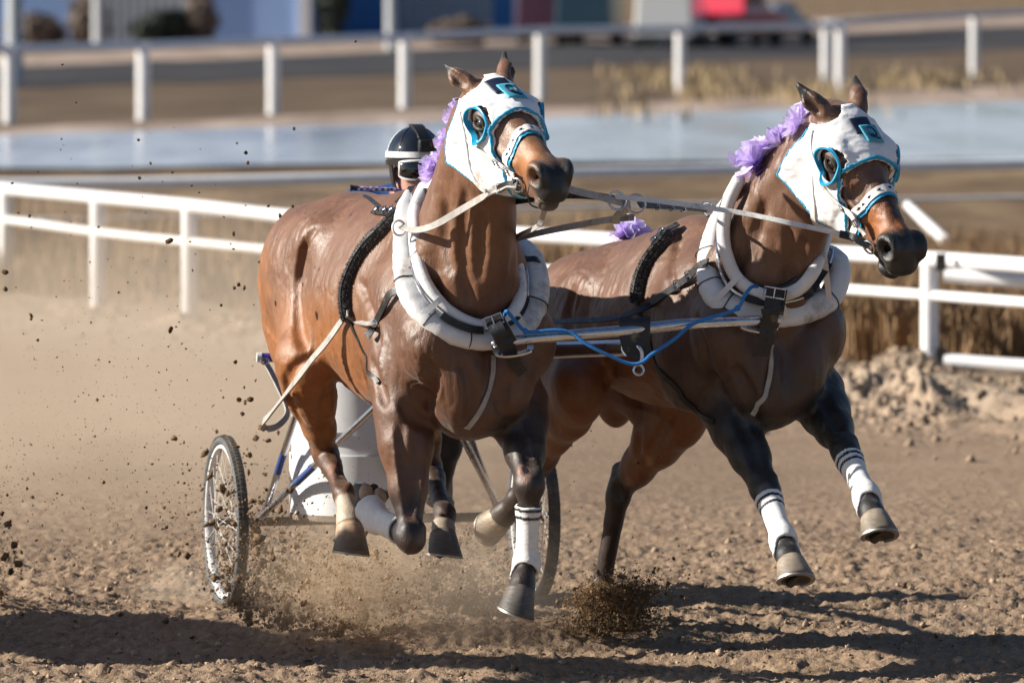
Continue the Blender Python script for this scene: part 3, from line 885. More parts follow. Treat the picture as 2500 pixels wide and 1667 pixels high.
for pts, r in [([(740, 606), (726, 680), (723, 750), (728, 800), (742, 845)], .010), ([(985, 985), (1003, 1015), (1030, 1034), (1052, 1046)], .012),
        ([(1136, 470), (1128, 560), (1130, 650), (1146, 730)], .014), ([(1090, 500), (1085, 580), (1100, 660)], .012), ([(1172, 520), (1172, 600), (1168, 680)], .011),
        ([(978, 1040), (986, 1120), (998, 1200), (1003, 1262)], .009), ([(1012, 1060), (1016, 1140), (1010, 1220)], .007), ([(800, 945), (788, 1010), (795, 1060)], .008),
        ([(905, 880), (922, 935), (940, 985)], .010), ([(760, 870), (712, 905), (700, 960), (735, 1030)], .007), ([(1040, 880), (1062, 935), (1050, 990)], .010),
        ([(1130, 880), (1152, 960), (1140, 1030)], .010), ([(1240, 930), (1225, 985), (1240, 1030)], .009), ([(880, 690), (905, 760), (925, 850)], .010), ([(1270, 1050), (1288, 1110), (1290, 1150)], .007),
        ([(770, 560), (742, 620), (735, 680)], .008), ([(830, 1140), (836, 1180)], .006)]:
    groove(G1, pts, r)
for pts, r in [([(640, 760), (668, 830), (700, 890)], .006), ([(940, 820), (930, 880), (945, 950)], .005), ([(860, 830), (880, 880), (900, 950)], .005), ([(1195, 900), (1180, 960)], .004), ([(1060, 900), (1075, 960), (1066, 1020)], .005), ([(960, 1050), (965, 1130), (975, 1200)], .004), ([(700, 900), (735, 980), (770, 1050)], .004)]:
    groove(G1, pts, r, .012, .002, True)
for pts, r in [([(1925, 560), (1930, 620), (1922, 690)], .012), ([(1868, 500), (1850, 570), (1850, 640)], .012), ([(1958, 590), (1955, 640)], .009),
        ([(1700, 770), (1718, 850), (1755, 925)], .012), ([(1897, 830), (1882, 900), (1875, 960)], .010), ([(1500, 890), (1478, 935)], .009), ([(1506, 1180), (1516, 1212)], .012),
        ([(1800, 900), (1830, 960), (1838, 1010)], .010), ([(1800, 1010), (1830, 1080), (1850, 1140)], .008), ([(2010, 960), (2030, 1010), (2050, 1050)], .008), ([(1640, 1010), (1600, 1080), (1570, 1130)], .008),
        ([(1660, 560), (1640, 640), (1650, 720)], .010), ([(1400, 700), (1385, 780), (1395, 850)], .010), ([(1560, 1060), (1555, 1110)], .008)]:
    groove(G2, pts, r)
for pts, r in [([(1520, 990), (1580, 1005), (1640, 1012)], .004), ([(1990, 900), (1985, 960)], .005), ([(1760, 830), (1780, 890), (1770, 960)], .005), ([(1640, 1090), (1600, 1140)], .004)]:
    groove(G2, pts, r, .012, .002, True)
# ---------------------------------------------------------------- coats, hooves, hoods, bridles, bows
def coat_material():
    m, nt, p, L = nodes("horse_coat")
    a = nt.nodes.new("ShaderNodeAttribute"); a.attribute_name = "coat"
    n1 = noise(nt, 9, 6, .6)
    n2 = noise(nt, 1, 4, .6, mapped(nt, 60, 60, 22))
    c = mix(nt, ramp(nt, n1, [(.35, (.80, .80, .80)), (.65, (1.12, 1.10, 1.08))]), (0, 0, 0), a.outputs["Color"])
    mul = mix(nt, 1.0, a.outputs["Color"], ramp(nt, n1, [(.3, (.78, .78, .78)), (.7, (1, 1, 1))]), 'MULTIPLY')
    mul = mix(nt, 1.0, mul, ramp(nt, n2, [(.3, (.82, .82, .82)), (.7, (1, 1, 1))]), 'MULTIPLY')
    dust = ramp(nt, noise(nt, 5, 8, .7), [(.55, (0, 0, 0)), (.78, (.22, .22, .22))])
    mul = mix(nt, dust, mul, (.26, .20, .15))
    mul = mix(nt, ramp(nt, noise(nt, 75, 3, .6), [(.70, (0, 0, 0)), (.76, (.5, .5, .5))]), mul, (.20, .145, .10))
    L(mul, p.inputs["Base Color"])
    L(ramp(nt, n1, [(.3, (.34,)*3), (.7, (.56,)*3)]), p.inputs["Roughness"])
    p.inputs["Specular IOR Level"].default_value = .6
    p.inputs["Sheen Weight"].default_value = .12
    p.inputs["Sheen Roughness"].default_value = .4
    b1 = bump(nt, noise(nt, 7, 5, .6), .30, .022)
    b0 = bump(nt, noise(nt, 1, 3, .6, mapped(nt, 34, 34, 10)), .28, .010, b1)
    b2 = bump(nt, noise(nt, 1, 5, .7, mapped(nt, 210, 210, 48)), .55, .0032, b0)
    L(b2, p.inputs["Normal"])
    return m
M_COAT = coat_material()
M_EYE = basic("horse_eye", (.012, .006, .004), .06, var=.1, bmp=0, coat=.6)
M_BLACKHAIR = basic("black_mane_hair", (.012, .010, .010), .5, scale=60)
M_WHITE = basic("white_hood_cloth", (.80, .80, .82), .6, var=.06, bmp=.35, bscale=45, dirt=.15, sheen=.2)
M_TEAL = basic("turquoise_trim", (.02, .33, .58), .35, var=.2, bscale=300)
M_NAVY = basic("navy_patch", (.010, .018, .05), .5)
M_PATCHBLUE = basic("sky_blue_patch", (.07, .36, .50), .5)
M_INK = basic("black_stitching", (.01, .012, .015), .5)
M_WHITELEATHER = basic("white_leather", (.72, .71, .70), .4, var=.08, dirt=.25, bmp=.2)
M_GREYWEB = basic("grey_webbing", (.36, .34, .32), .6, var=.2, dirt=.2, bmp=.4, bscale=400)
M_BLACKLEATHER = basic("black_leather", (.014, .014, .016), .42, var=.3, dirt=.12, bmp=.35, bscale=200)
M_FLEECE = basic("black_fleece", (.012, .012, .014), .95, bmp=1.0, bscale=90, sheen=.4)
M_STEEL = basic("polished_steel", (.62, .63, .66), .22, metal=1, var=.1, dirt=.12)
M_PURPLE = basic("purple_satin_ribbon", (.12, .02, .38), .3, var=.25, sheen=.3)

def tulle():
    m, nt, p, L = nodes("lilac_tulle")
    n = noise(nt, 45, 4)
    L(ramp(nt, n, [(.28, (.42, .28, .80)), (.42, (.72, .62, .93)), (.55, (.90, .87, .97))]), p.inputs["Base Color"])
    p.inputs["Roughness"].default_value = .45
    p.inputs["Sheen Weight"].default_value = .5
    tr = nt.nodes.new("ShaderNodeBsdfTranslucent"); tr.inputs[0].default_value = (.62, .46, .96, 1)
    mx = nt.nodes.new("ShaderNodeMixShader"); mx.inputs[0].default_value = .38
    L(p.outputs[0], mx.inputs[1]); L(tr.outputs[0], mx.inputs[2])
    tp = nt.nodes.new("ShaderNodeBsdfTransparent"); mx2 = nt.nodes.new("ShaderNodeMixShader"); mx2.inputs[0].default_value = .28
    L(mx.outputs[0], mx2.inputs[1]); L(tp.outputs[0], mx2.inputs[2])
    L(mx2.outputs[0], nt.nodes["Material Output"].inputs[0])
    return m
M_TULLE = tulle()

def wrap_material():
    m, nt, p, L = nodes("leg_wrap_cloth")
    a = nt.nodes.new("ShaderNodeAttribute"); a.attribute_name = "coat"
    n = noise(nt, 40, 5)
    c = mix(nt, 1.0, a.outputs["Color"], ramp(nt, n, [(.3, (.86, .85, .84)), (.7, (1, 1, 1))]), 'MULTIPLY')
    d = ramp(nt, noise(nt, 14, 7, .7), [(.60, (0, 0, 0)), (.75, (.55, .55, .55))])
    L(mix(nt, d, c, (.30, .23, .17)), p.inputs["Base Color"]); p.inputs["Roughness"].default_value = .8
    L(bump(nt, noise(nt, 1, 3, .5, mapped(nt, 30, 30, 160)), .5, .004), p.inputs["Normal"])
    return m
M_WRAP = wrap_material()
def hoof_material():
    m, nt, p, L = nodes("hoof_horn")
    a = nt.nodes.new("ShaderNodeAttribute"); a.attribute_name = "coat"
    n = noise(nt, 1, 5, .6, mapped(nt, 30, 30, 120))
    c = mix(nt, 1.0, a.outputs["Color"], ramp(nt, n, [(.3, (.6, .6, .6)), (.7, (1.0, 1.0, 1.0))]), 'MULTIPLY')
    d = ramp(nt, noise(nt, 22, 7, .7), [(.5, (0, 0, 0)), (.7, (.6, .6, .6))])
    L(mix(nt, d, c, (.17, .125, .09)), p.inputs["Base Color"]); p.inputs["Roughness"].default_value = .55
    L(bump(nt, n, .5, .004), p.inputs["Normal"])
    return m
M_HOOF = hoof_material()

def sstep(x, a, b):
    t = np.clip((x - a) / (b - a), 0, 1); return t * t * (3 - 2 * t)
def segdist(V, a, b):
    ab = b - a; t = np.clip((V - a) @ ab / (ab @ ab), 0, 1)
    return np.linalg.norm(V - a - t[:, None] * ab, axis=1), (V - a) @ ab / (ab @ ab)

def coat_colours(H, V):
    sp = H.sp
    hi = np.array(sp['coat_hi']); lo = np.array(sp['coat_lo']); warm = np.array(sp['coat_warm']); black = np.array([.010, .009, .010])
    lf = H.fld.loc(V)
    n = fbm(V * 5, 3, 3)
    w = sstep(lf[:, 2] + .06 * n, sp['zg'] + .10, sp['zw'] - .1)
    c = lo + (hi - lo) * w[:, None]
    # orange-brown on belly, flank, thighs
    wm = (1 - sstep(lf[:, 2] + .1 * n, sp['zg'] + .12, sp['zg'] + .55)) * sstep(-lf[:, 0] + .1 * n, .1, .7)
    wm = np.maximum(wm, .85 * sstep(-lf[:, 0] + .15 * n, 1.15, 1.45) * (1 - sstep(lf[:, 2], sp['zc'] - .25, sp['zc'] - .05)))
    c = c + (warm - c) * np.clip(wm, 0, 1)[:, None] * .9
    hp = V - H.PO; k = H.hl / .62
    t = hp @ H.n / k; d = hp @ H.d / k; s = hp @ H.s / k
    head = (t > .05) & (np.abs(s) < .2) & (d > -.33) & (d < .1) & (lf[:, 2] > sp['zw'] - .35) & (lf[:, 0] > .12)
    mz = sstep(t, .34, .42) * (1 - sstep(t + .02 * n, .46, .53)) * np.exp(-((d + .06) / .07) ** 2)
    c = np.where(head[:, None], c + (np.array(sp['muzzle']) - c) * (mz * .95)[:, None], c)
    q0, q1 = sp.get('muzzle_black', (.475, .535)); bk = sstep(t + .025 * n, q0, q1) * head
    bk = np.maximum(bk, head * .75 * np.exp(-((s) / .03) ** 2) * sstep(t, .28, .36) * sp.get('dark_nose', .6))
    lip = sstep(t, .50, .56) * (1 - sstep(d, -.20, -.13)) * head * sp.get('pale_lip', 0)
    for b0, tip, opn in H.ears:
        dd, tt = segdist(V, b0, tip)
        near = dd < .06
        bk = np.maximum(bk, near * sstep(tt + .08 * n, .55, .85))
        inner = near * (((V - b0) @ opn) > -.004) * (tt > .15) * .6
        bk = np.maximum(bk, inner * sp.get('ear_in', .8))
    # legs
    for key, J in H.leg.items():
        d0, t0 = segdist(V, J[0], J[1]); d1, t1 = segdist(V, J[1], J[2]); d2, t2 = segdist(V, J[2], J[3])
        a0, a1 = sp['black'][key]
        g = np.where(d0 < np.minimum(d1, d2), t0, np.where(d1 < d2, 1 + t1, 2 + np.clip(t2, 0, 1.5)))
        dm = np.minimum(np.minimum(d0, d1), d2)
        v = sstep(g + .12 * n, a0, a1) * (1 - sstep(dm, .105, .17))
        bk = np.maximum(bk, v * sp['blackness'].get(key, 1))
        if key in sp['socks']:
            q0, colr = sp['socks'][key]
            sk = sstep(g + .05 * n, q0, q0 + .12) * (np.minimum(d1, d2) < .09)
            bk = bk * (1 - sk); c = c + (np.array(colr) - c) * sk[:, None]
    bk = np.clip(bk, 0, 1)
    c = c * (1 - bk[:, None]) + black * bk[:, None]
    c = c + (np.array([.36, .28, .25]) - c) * (np.clip(lip, 0, 1) * .7)[:, None]
    for u, v, rad, colr, al in sp.get('marks', []):      # worn and paler patches of hair
        m0 = H.fld.shoot(u, v, .003); dn = np.linalg.norm(V - m0, axis=1) * (1 + .35 * n)
        c = c + (np.array(colr) - c) * (al * (1 - sstep(dn, rad * .5, rad)))[:, None]
    for q in (-1, 1):      # dark skin round the eyes
        dn = np.linalg.norm(V - H.hd(.197, -.058, q * .090), axis=1)
        c = c + (np.array([.030, .018, .013]) - c) * (.75 * (1 - sstep(dn, .045, .085)))[:, None]
    for q in (-1, 1):      # black painted into the nostrils to deepen the dark of the hollow
        ns = H.hd(.562, -.060, q * .064)
        dn = np.linalg.norm(V - ns, axis=1)
        c = c + (np.array([.006, .005, .005]) - c) * (1 - sstep(dn, .018 * k, .031 * k))[:, None]
    return np.clip(c, .004, 1)

def hoof(H, key, parent):
    J = H.leg[key]; fe, co, so = J[2:]; co = co + (so - co) * .20
    ax = unit(so - co); fr, sd = H.frame(ax); h = np.linalg.norm(so - co) * 1.05
    an = R(H.sp.get('sole', {}).get(key, 28)); ns = ax * math.cos(an) - fr * math.sin(an); fs = fr * math.cos(an) + ax * math.sin(an)
    n = 40; V = []; col = []; tone = np.array(H.sp['hoof'][key])
    rows = [(-.16, .041, .042, .5), (-.05, .047, .049, .8), (.08, .0495, .053, 1.3), (.3, .053, .058, 1.05), (.6, .058, .065, .8), (.9, .0645, .073, .62), (1.0, .0655, .074, .7)]
    for t, a, b, tn in rows:
        nn = unit(ax * (1 - max(t, 0)) + ns * max(t, 0)); f2 = unit(fr * (1 - max(t, 0)) + fs * max(t, 0))
        c0 = co + ax * h * t
        for k in range(n):
            q = 2 * math.pi * k / n
            x = math.cos(q); y = math.sin(q)
            bb = b * (1.0 if x > 0 else .78)
            V.append(c0 + f2 * bb * x + sd * a * y); col.append(tone * tn ** H.sp.get('hoof_fade', {}).get(key, 1) * (1 + .16 * math.sin(q * 3 + t * 3) * math.sin(q * 7 + 1)))
    for a, dz, tn in ((.80, .0, .9), (.74, -.010, .35), (.35, -.014, .3)):
        c0 = co + ax * h
        for k in range(n):
            q = 2 * math.pi * k / n; x = math.cos(q); y = math.sin(q); bb = .074 * (1 if x > 0 else .78)
            V.append(c0 + fs * bb * x * a + sd * .0655 * y * a + ns * dz); col.append(np.array([.16, .13, .11]) * tn)
    V.append(co + ax * h - ns * .012); col.append(np.array([.05, .04, .035]))
    m = len(rows) + 3
    F = [(i*n+k, i*n+(k+1) % n, (i+1)*n+(k+1) % n, (i+1)*n+k) for i in range(m-1) for k in range(n)]
    F += [((m-1)*n+k, (m-1)*n+(k+1) % n, m*n) for k in range(n)]
    me = mesh_np(V, F); attr(me, "coat", np.array(col))
    o = link("hoof", me, M_HOOF, parent)
    if H.sp.get('heel') == key:
        for q in (-1, 1):
            MB().ball(co + ax * h * .45 - fs * .040 + sd * q * .024, (.026, .026, .034)).build("heel_bulb", M_HEEL, o)
    # frog ridge and shoe
    mb = MB(); c0 = co + ax * h
    mb.tube([c0 - fs * .045 - ns * .004, c0 + fs * .015 - ns * .002], [.018, .004], 8)
    mb.build("frog", M_HOOF_DARK, o)
    mb = MB(); P = []
    for k in range(25):
        q = math.pi * (-.80 + 1.6 * k / 24); x = math.cos(q); y = math.sin(q); bb = .064 * (1 if x > 0 else .78)
        P.append(c0 + fs * bb * x + sd * .060 * y + ns * .003)
    mb.strap(P, [ns] * 25, .016, .008); mb.build("horseshoe", M_SHOE, o)
M_HOOF_DARK = basic("hoof_frog", (.05, .042, .036), .8)
M_HEEL = basic("pale_heel_skin", (.36, .26, .19), .7, var=.3, dirt=.3, bmp=.4)
M_SHOE = basic("worn_shoe_iron", (.35, .33, .31), .45, metal=.8, dirt=.35)

def leg_wrap(H, key, parent, t0, t1, stripes):
    """knitted bandage: a thin sleeve round the cannon and fetlock"""
    fld = H.fld; J = H.leg[key]; kn, fe, co = J[1:4]
    ax = unit(fe - kn); ln = np.linalg.norm(fe - kn); fr, sd = H.frame(ax)
    lo = np.minimum.reduce([fld.loc(q) for q in (kn, fe, co)]) - .12; hi = np.maximum.reduce([fld.loc(q) for q in (kn, fe, co)]) + .12
    g = Field(lo, hi, .0055, fld.A, fld.O)
    sl, X = g.region(lo, hi); P = g.wor(X.astype(float))
    d = fld.sample(P)
    q = P - kn; t = q @ ax
    px = unit(co - fe); t2 = (P - fe) @ px
    low = np.maximum(t - ln * t1, 0)
    front = (P - fe) @ fr
    end = t2 - (.075 - .045 * sstep(front, -.01, .03))       # lower at the back, cut away over the pastern front
    tt = np.where(t < ln, t, t)
    rad = np.linalg.norm(q - t[..., None] * ax, axis=-1) - .085
    reg = np.maximum.reduce([ln * t0 - t, end, rad])
    D = np.maximum(np.abs(d - .005) - .0055, reg).astype(np.float32)
    g.D = D
    V, F = g.mesh(smooth=2)
    me = mesh_np(V, F)
    tv = (V - kn) @ ax
    col = np.tile(np.array([.78, .78, .78]), (len(V), 1))
    for a, b in stripes:
        mm = ((tv > a) & (tv < b)); col[mm] = (.012, .014, .03)
    attr(me, "coat", col)
    return link("leg_wrap", me, M_WRAP, parent)

def head_local(H, P):
    k = H.hl / .62; q = P - H.PO
    return q @ H.n / k, q @ H.d / k, q @ H.s / (k * H.sp.get('wide', 1))
def on_head(H, t, s, off):
    """drop a point of the forehead (t along, s across) onto the head"""
    P = H.hd(t, .10, s)
    for _ in range(60):
        d = H.fld.sample(P) - off
        if d < .0005: break
        P = P - H.d * min(max(d, .0005), .02)
    return P
def loop(H, c, e1, e2, off, a0=0, a1=360, n=48, r0=.45):
    """points on the body around centre c, from angle a0 to a1 (e1 = 0, e2 = 90 degrees), with outward normals"""
    out = []
    for i in range(n + 1):
        q = R(a0 + (a1 - a0) * i / n); dr = e1 * math.cos(q) + e2 * math.sin(q)
        rs = np.arange(.004, r0, .004); P = c + dr * rs[:, None]
        d = H.fld.sample(P)
        j = np.argmax(d > off) if np.any(d > off) else len(rs) - 1
        out.append(P[j])
    out = np.array(out)
    return out, H.fld.grad(out, .012)
def surf_path(H, pts, off, n=6):
    """strap path laid on the body through photo pixels"""
    P = np.array([H.fld.shoot(u, v, .002) for u, v in pts])
    P = spline(P, n); P = H.fld.snap(P, off)
    return P, H.fld.grad(P, .012)

def hood(H, root):
    fld = H.fld
    C = H.hd(.17, -.12, 0); r = .32
    lo = fld.loc(C) - r; hi = fld.loc(C) + r
    g = Field(lo, hi, .005, fld.A, fld.O)
    sl, X = g.region(lo, hi); P = g.wor(X.astype(float))
    d = fld.sample(P); t, dd, s = head_local(H, P)
    eyes = [H.hd(.197, -.058, q * .090) for q in (-1, 1)]
    de = np.minimum.reduce([np.linalg.norm(P - e, axis=-1) for e in eyes])
    dear = np.minimum.reduce([segdist(P.reshape(-1, 3), b0, tip)[0].reshape(P.shape[:3]) for b0, tip, o in H.ears])
    tf = H.sp['hood_apex'] + .75 * np.maximum(0, -dd - .055) + .15 * np.abs(s)
    tf = np.minimum(tf, .375)
    tr = .005 + .16 * np.maximum(0, -dd)
    region = np.maximum.reduce([(t - tf) * .75, tr - t, (-.285 - dd), (.061 - de), .056 - dear])
    wr = (.5 - np.abs(fbm(P * np.array([20, 20, 34]), 2, 5))) * .0045 + fbm(P * 9, 2, 8) * .003
    D = np.maximum(np.abs(d - .008 - wr) - .006, region).astype(np.float32)
    g.D = D
    V, F = g.mesh(smooth=1)
    o = link("racing_hood", mesh_np(V, F), M_WHITE, root)
    g.D = np.maximum(np.abs(d - .010) - .008, np.abs(np.maximum.reduce([(t - tf) * .75, tr - t, -.285 - dd]) + .004) - .0038)
    g.D = np.maximum(g.D, np.maximum.reduce([.075 - dear, .061 - de, dd + .075 - 9 * (t > .15)])).astype(np.float32)
    V, F = g.mesh(smooth=1)
    link("edge_trim", mesh_np(V, F), M_TEAL, o)
    # blinker cups
    for q, e in zip((-1, 1), eyes):
        nrm = fld.grad(e[None], .02)[0]; nrm = unit(nrm + H.s * q * .8 + H.n * .1)
        e1 = unit(H.n - nrm * np.dot(H.n, nrm)); e2 = np.cross(nrm, e1)
        mb = MB(); n = 48; V = []; 
        ring = []
        for k in range(n):
            a = 2 * math.pi * k / n
            dr = e1 * math.cos(a) + e2 * math.sin(a)
            p = fld.snap((e + dr * .061 + nrm * .01)[None], .010)[0]
            back = .5 - .5 * math.cos(a - R(15))          # stands out at the rear
            under = max(0, np.dot(dr, np.array([0, 0, -1])))
            hgt = .004 + .024 * max(back ** 2 * .7, under * .9)
            ring.append((p, p + nrm * hgt + dr * .003, p + nrm * hgt - dr * .003, p - dr * .006))
        for rr in range(4): V += [x[rr] for x in ring]
        Fc = [(r_*n+k, r_*n+(k+1) % n, (r_+1)*n+(k+1) % n, (r_+1)*n+k) for r_ in range(3) for k in range(n)]
        Fc += [(3*n+k, 3*n+(k+1) % n, (k+1) % n, k) for k in range(n)]
        mb.add(V, Fc)
        mb.tube([x[0] for x in ring], .005, 8, True)
        mb.build("eye_cup", M_TEAL, o)
    # patches on the forehead
    def patch(pts, off, name, mat, nn=10):
        # pts: four corners (t, s)
        pts = np.array(pts); V = []
        for i in range(nn + 1):
            for j in range(nn + 1):
                a, b = i / nn, j / nn
                ts = pts[0]*(1-a)*(1-b) + pts[1]*a*(1-b) + pts[2]*a*b + pts[3]*(1-a)*b
                V.append(on_head(H, ts[0], ts[1], off))
        F = [(i*(nn+1)+j, (i+1)*(nn+1)+j, (i+1)*(nn+1)+j+1, i*(nn+1)+j+1) for i in range(nn) for j in range(nn)]
        ob = link(name, mesh_np(V, F), mat, o)
        so = ob.modifiers.new("solid", 'SOLIDIFY'); so.thickness = .003; so.offset = 0
        return ob
    ca, cs = H.sp['patch']
    rot = R(H.sp.get('patch_rot', 0))
    def mp(x, y):   # local patch coordinates: x towards the horse's left, y towards the nose
        x, y = x * 1.12, y * H.sp.get('patch_len', 1.15)
        return (ca + y * math.cos(rot) + x * math.sin(rot), cs + (x * math.cos(rot) - y * math.sin(rot)) / H.sp.get('wide', 1))
    patch([mp(-.040, -.052), mp(-.040, .005), mp(.028, .005), mp(.028, -.052)], .0175, "patch", M_NAVY)
    patch([mp(-.022, -.022), mp(-.022, .040), mp(.042, .040), mp(.042, -.022)], .0205, "patch", M_PATCHBLUE)
    # the letter on it
    mb = MB(); Q = []
    for k in range(33):
        a = 2 * math.pi * k / 32; Q.append(mp(.010 + .0165 * math.cos(a), .006 + .0185 * math.sin(a)))
    mb.tube([on_head(H, t_, s_, .0232) for t_, s_ in Q], .0024, 6)
    tail = spline([mp(-.003, .019), mp(.006, .014), mp(.014, .022), mp(.024, .028), mp(.033, .026)], 4)
    mb.tube([on_head(H, t_, s_, .0236) for t_, s_ in tail], .0024, 6)
    mb.build("letter", M_INK, o)
    return o

def mane_bow(H, root, c, up, size, seed, col=None):
    """puff of gathered tulle tied with a satin ribbon"""
    rg = np.random.default_rng(seed); mb = MB()
    up = unit(up); e1 = unit(np.cross(up, [0.3, .9, .2])); e2 = np.cross(up, e1)
    for q in range(15):
        az = rg.uniform(0, 2*math.pi); el = rg.uniform(.05, 1.25)
        ax = unit((e1*math.cos(az)+e2*math.sin(az))*math.cos(el) + up*math.sin(el))
        sd = unit(np.cross(ax, up + .01)); nn = np.cross(sd, ax)
        nu, nv = 12, 25; V = []; ln = size*rg.uniform(.75, 1.1); wd = size*rg.uniform(.6, .95); ph = rg.uniform(0, 6.3)
        for i in range(nu):
            a = i/(nu-1)
            for j in range(nv):
                b = j/(nv-1)*2-1
                w = wd*(.12+.88*a**.8)
                rip = .15*size*a*math.sin(b*5.5+ph+a*2.5)+.045*size*a*math.sin(b*12+ph*2+a*3)
                p = c + ax*ln*a*(1-.22*b*b) + sd*w*b*.75 + nn*(rip+.25*size*a*a*math.cos(b*2+ph))
                V.append(p)
        mb.add(V, [(i*nv+j, (i+1)*nv+j, (i+1)*nv+j+1, i*nv+j+1) for i in range(nu-1) for j in range(nv-1)])
    o = mb.build("mane_bow", M_TULLE, root, sharp=False)
    mk = MB()
    for q in range(5):
        dr = unit(rg.normal(0, 1, 3)); P = [c + dr*.3*size*math.sin(math.pi*k/6) + unit(np.cross(dr, up))*.22*size*math.sin(2*math.pi*k/6) - up*.1*size for k in range(7)]
        mk.strap(spline(P, 3), [up]*19, .26*size, .003)
    mk.ball(c, .16*size, None, 10, 8)
    mk.build("ribbon_knot", M_PURPLE, o)
    return o

def build_horse(H, nm, label):
    sp = H.sp; fld = H.fld
    root = empty("horse", (sp['C'][0], sp['C'][1] + .6, 0), label, "horse", "pair of harnessed bay horses")
    H.root = root
    V, F = fld.mesh(smooth=2)
    me = mesh_np(V, F)
    n = np.empty(len(V)*3, np.float32); me.vertices.foreach_get("normal", n); n = n.reshape(-1, 3)
    amp = .0035 * fbm(V * 7, 3, 11) + .0012 * fbm(V * np.array([30, 30, 11]), 2, 23)
    lq = fld.loc(V); msk = np.clip(fbm(V * 3.1, 2, 71) * 1.6, 0, 1) * (lq[:, 2] > sp['zg'] - .1)
    fold = (1 - np.abs(vnoise(lq * np.array([40, 30, 9]) + .6 * fbm(V * 12, 2, 5)[:, None], 83))) ** 4
    amp = amp - .0042 * msk * fold
    fold2 = (1 - np.abs(vnoise(lq * np.array([14, 16, 22]), 87))) ** 5
    amp = amp + .0030 * fold2 * np.clip(fbm(V * 4.3, 2, 93) * 1.5, 0, 1)
    V = V + n * amp[:, None]
    me.vertices.foreach_set("co", V.astype(np.float32).ravel())
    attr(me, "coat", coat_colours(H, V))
    body = link("body", me, M_COAT, root)
    for key in H.leg: hoof(H, key, root)
    for q in (-1, 1):
        e = H.hd(.197, -.060, q * .084)
        mb = MB().ball(e, .026, None, 20, 14); ob = mb.build("eye", M_EYE, root)
        nrm = unit(H.s * q + H.n * .15 + H.d * .2); e1 = unit(H.n - nrm * np.dot(H.n, nrm)); e2 = np.cross(nrm, e1)
        if np.dot(e2, H.d) < 0: e2 = -e2
        for sg, nm2 in ((1, "upper_lid"), (-1, "lower_lid")):
            P = [e + e1*.031*math.cos(a) + e2*sg*(.020 if sg > 0 else .015)*math.sin(a) + nrm*(.020*math.sin(a)**.5+.004) for a in np.linspace(.05, math.pi-.05, 13)]
            MB().tube(P, [.004+.005*math.sin(a) for a in np.linspace(0, math.pi, 13)], 8).build(nm2, M_LID, ob)
    hood(H, root)
    if sp.get('mouth'):      # teeth showing between the lips
        P = [H.hd(.585, -.137, q*.040) + H.n*(-.018*abs(q)**2) for q in np.linspace(-1, 1, 9)]
        MB().tube(P, .0075, 8).build("teeth", M_TEETH, root)
    # mane: short dark tufts along the crest
    mb = MB(); rg = np.random.default_rng(5)
    NC = H.neck
    m = len(NC)
    for i in range(420):
        a = rg.uniform(.12, .99); x = a*(m-1); j = min(int(x), m-2); p = NC[j] + (NC[j+1]-NC[j])*(x-j)
        tg = unit(NC[j+1]-NC[j]); up = -unit(np.cross(tg, H.L)); 
        if np.dot(up, H.U) < 0: up = -up
        rs = np.arange(.05, .4, .004); Q = p + up*rs[:, None]; q = Q[np.argmax(fld.sample(Q) > -.004)]
        s0 = q + H.L*rg.normal(0, .008)
        dr = unit(up*rg.uniform(.3, .9) + H.L*rg.normal(-.15, .5) - tg*rg.uniform(0, .8))
        ln = rg.uniform(.02, .05)
        mb.tube([s0, s0+dr*ln*.5, s0+dr*ln+tg*rg.normal(0, .01)-np.array([0,0,.012])], [.007, .006, .002], 5)
    mb.build("mane", M_BLACKHAIR, root)
    # tail, tied up short behind
    zc = sp['zc']; mb = MB()
    b0 = H.B(-1.47, 0, zc-.22)
    for i in range(40):
        q = np.random.default_rng(i).normal(0, 1, 3)
        P = [b0, b0-H.F*.06+np.array([0,0,.02])+q*.008, b0-H.F*.11-np.array([0,0,.05])+q*.014, b0-H.F*.11-np.array([0,0,.16])+q*.018, b0-H.F*.07-np.array([0,0,.22])+q*.02]
        mb.tube(spline(P, 4), np.linspace(.018, .004, 17), 5)
    mb.build("tail", M_BLACKHAIR, root)
    return root
M_TEETH = basic("horse_teeth", (.62, .55, .40), .35)
M_LID = basic("dark_eyelid", (.02, .013, .010), .6, bmp=.3)
HW = (.42, .33, .24); HD = (.10, .09, .085)
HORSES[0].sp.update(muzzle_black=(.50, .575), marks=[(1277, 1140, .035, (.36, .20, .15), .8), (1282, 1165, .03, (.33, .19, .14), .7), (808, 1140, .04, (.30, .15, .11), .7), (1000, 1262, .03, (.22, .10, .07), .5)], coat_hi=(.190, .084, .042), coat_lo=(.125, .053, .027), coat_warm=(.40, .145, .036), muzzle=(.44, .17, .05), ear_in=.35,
    pale_lip=1.0, hood_apex=.25, patch=(.138, .004), patch_rot=-6, patch_len=1.45,
    black=dict(RF=(.62, .95), LF=(.05, .5), RH=(.55, 1.25), LH=(.3, .7)), blackness=dict(RF=.9, LF=.85, RH=.75, LH=.9),
    socks=dict(RH=(2.18, (.52, .43, .33)), LH=(2.55, (.40, .32, .24))), heel='RF', hoof=dict(RF=(.07, .06, .055), LF=(.12, .105, .095), RH=(.36, .25, .16), LH=(.17, .15, .135)), hoof_fade=dict(RH=1.7))
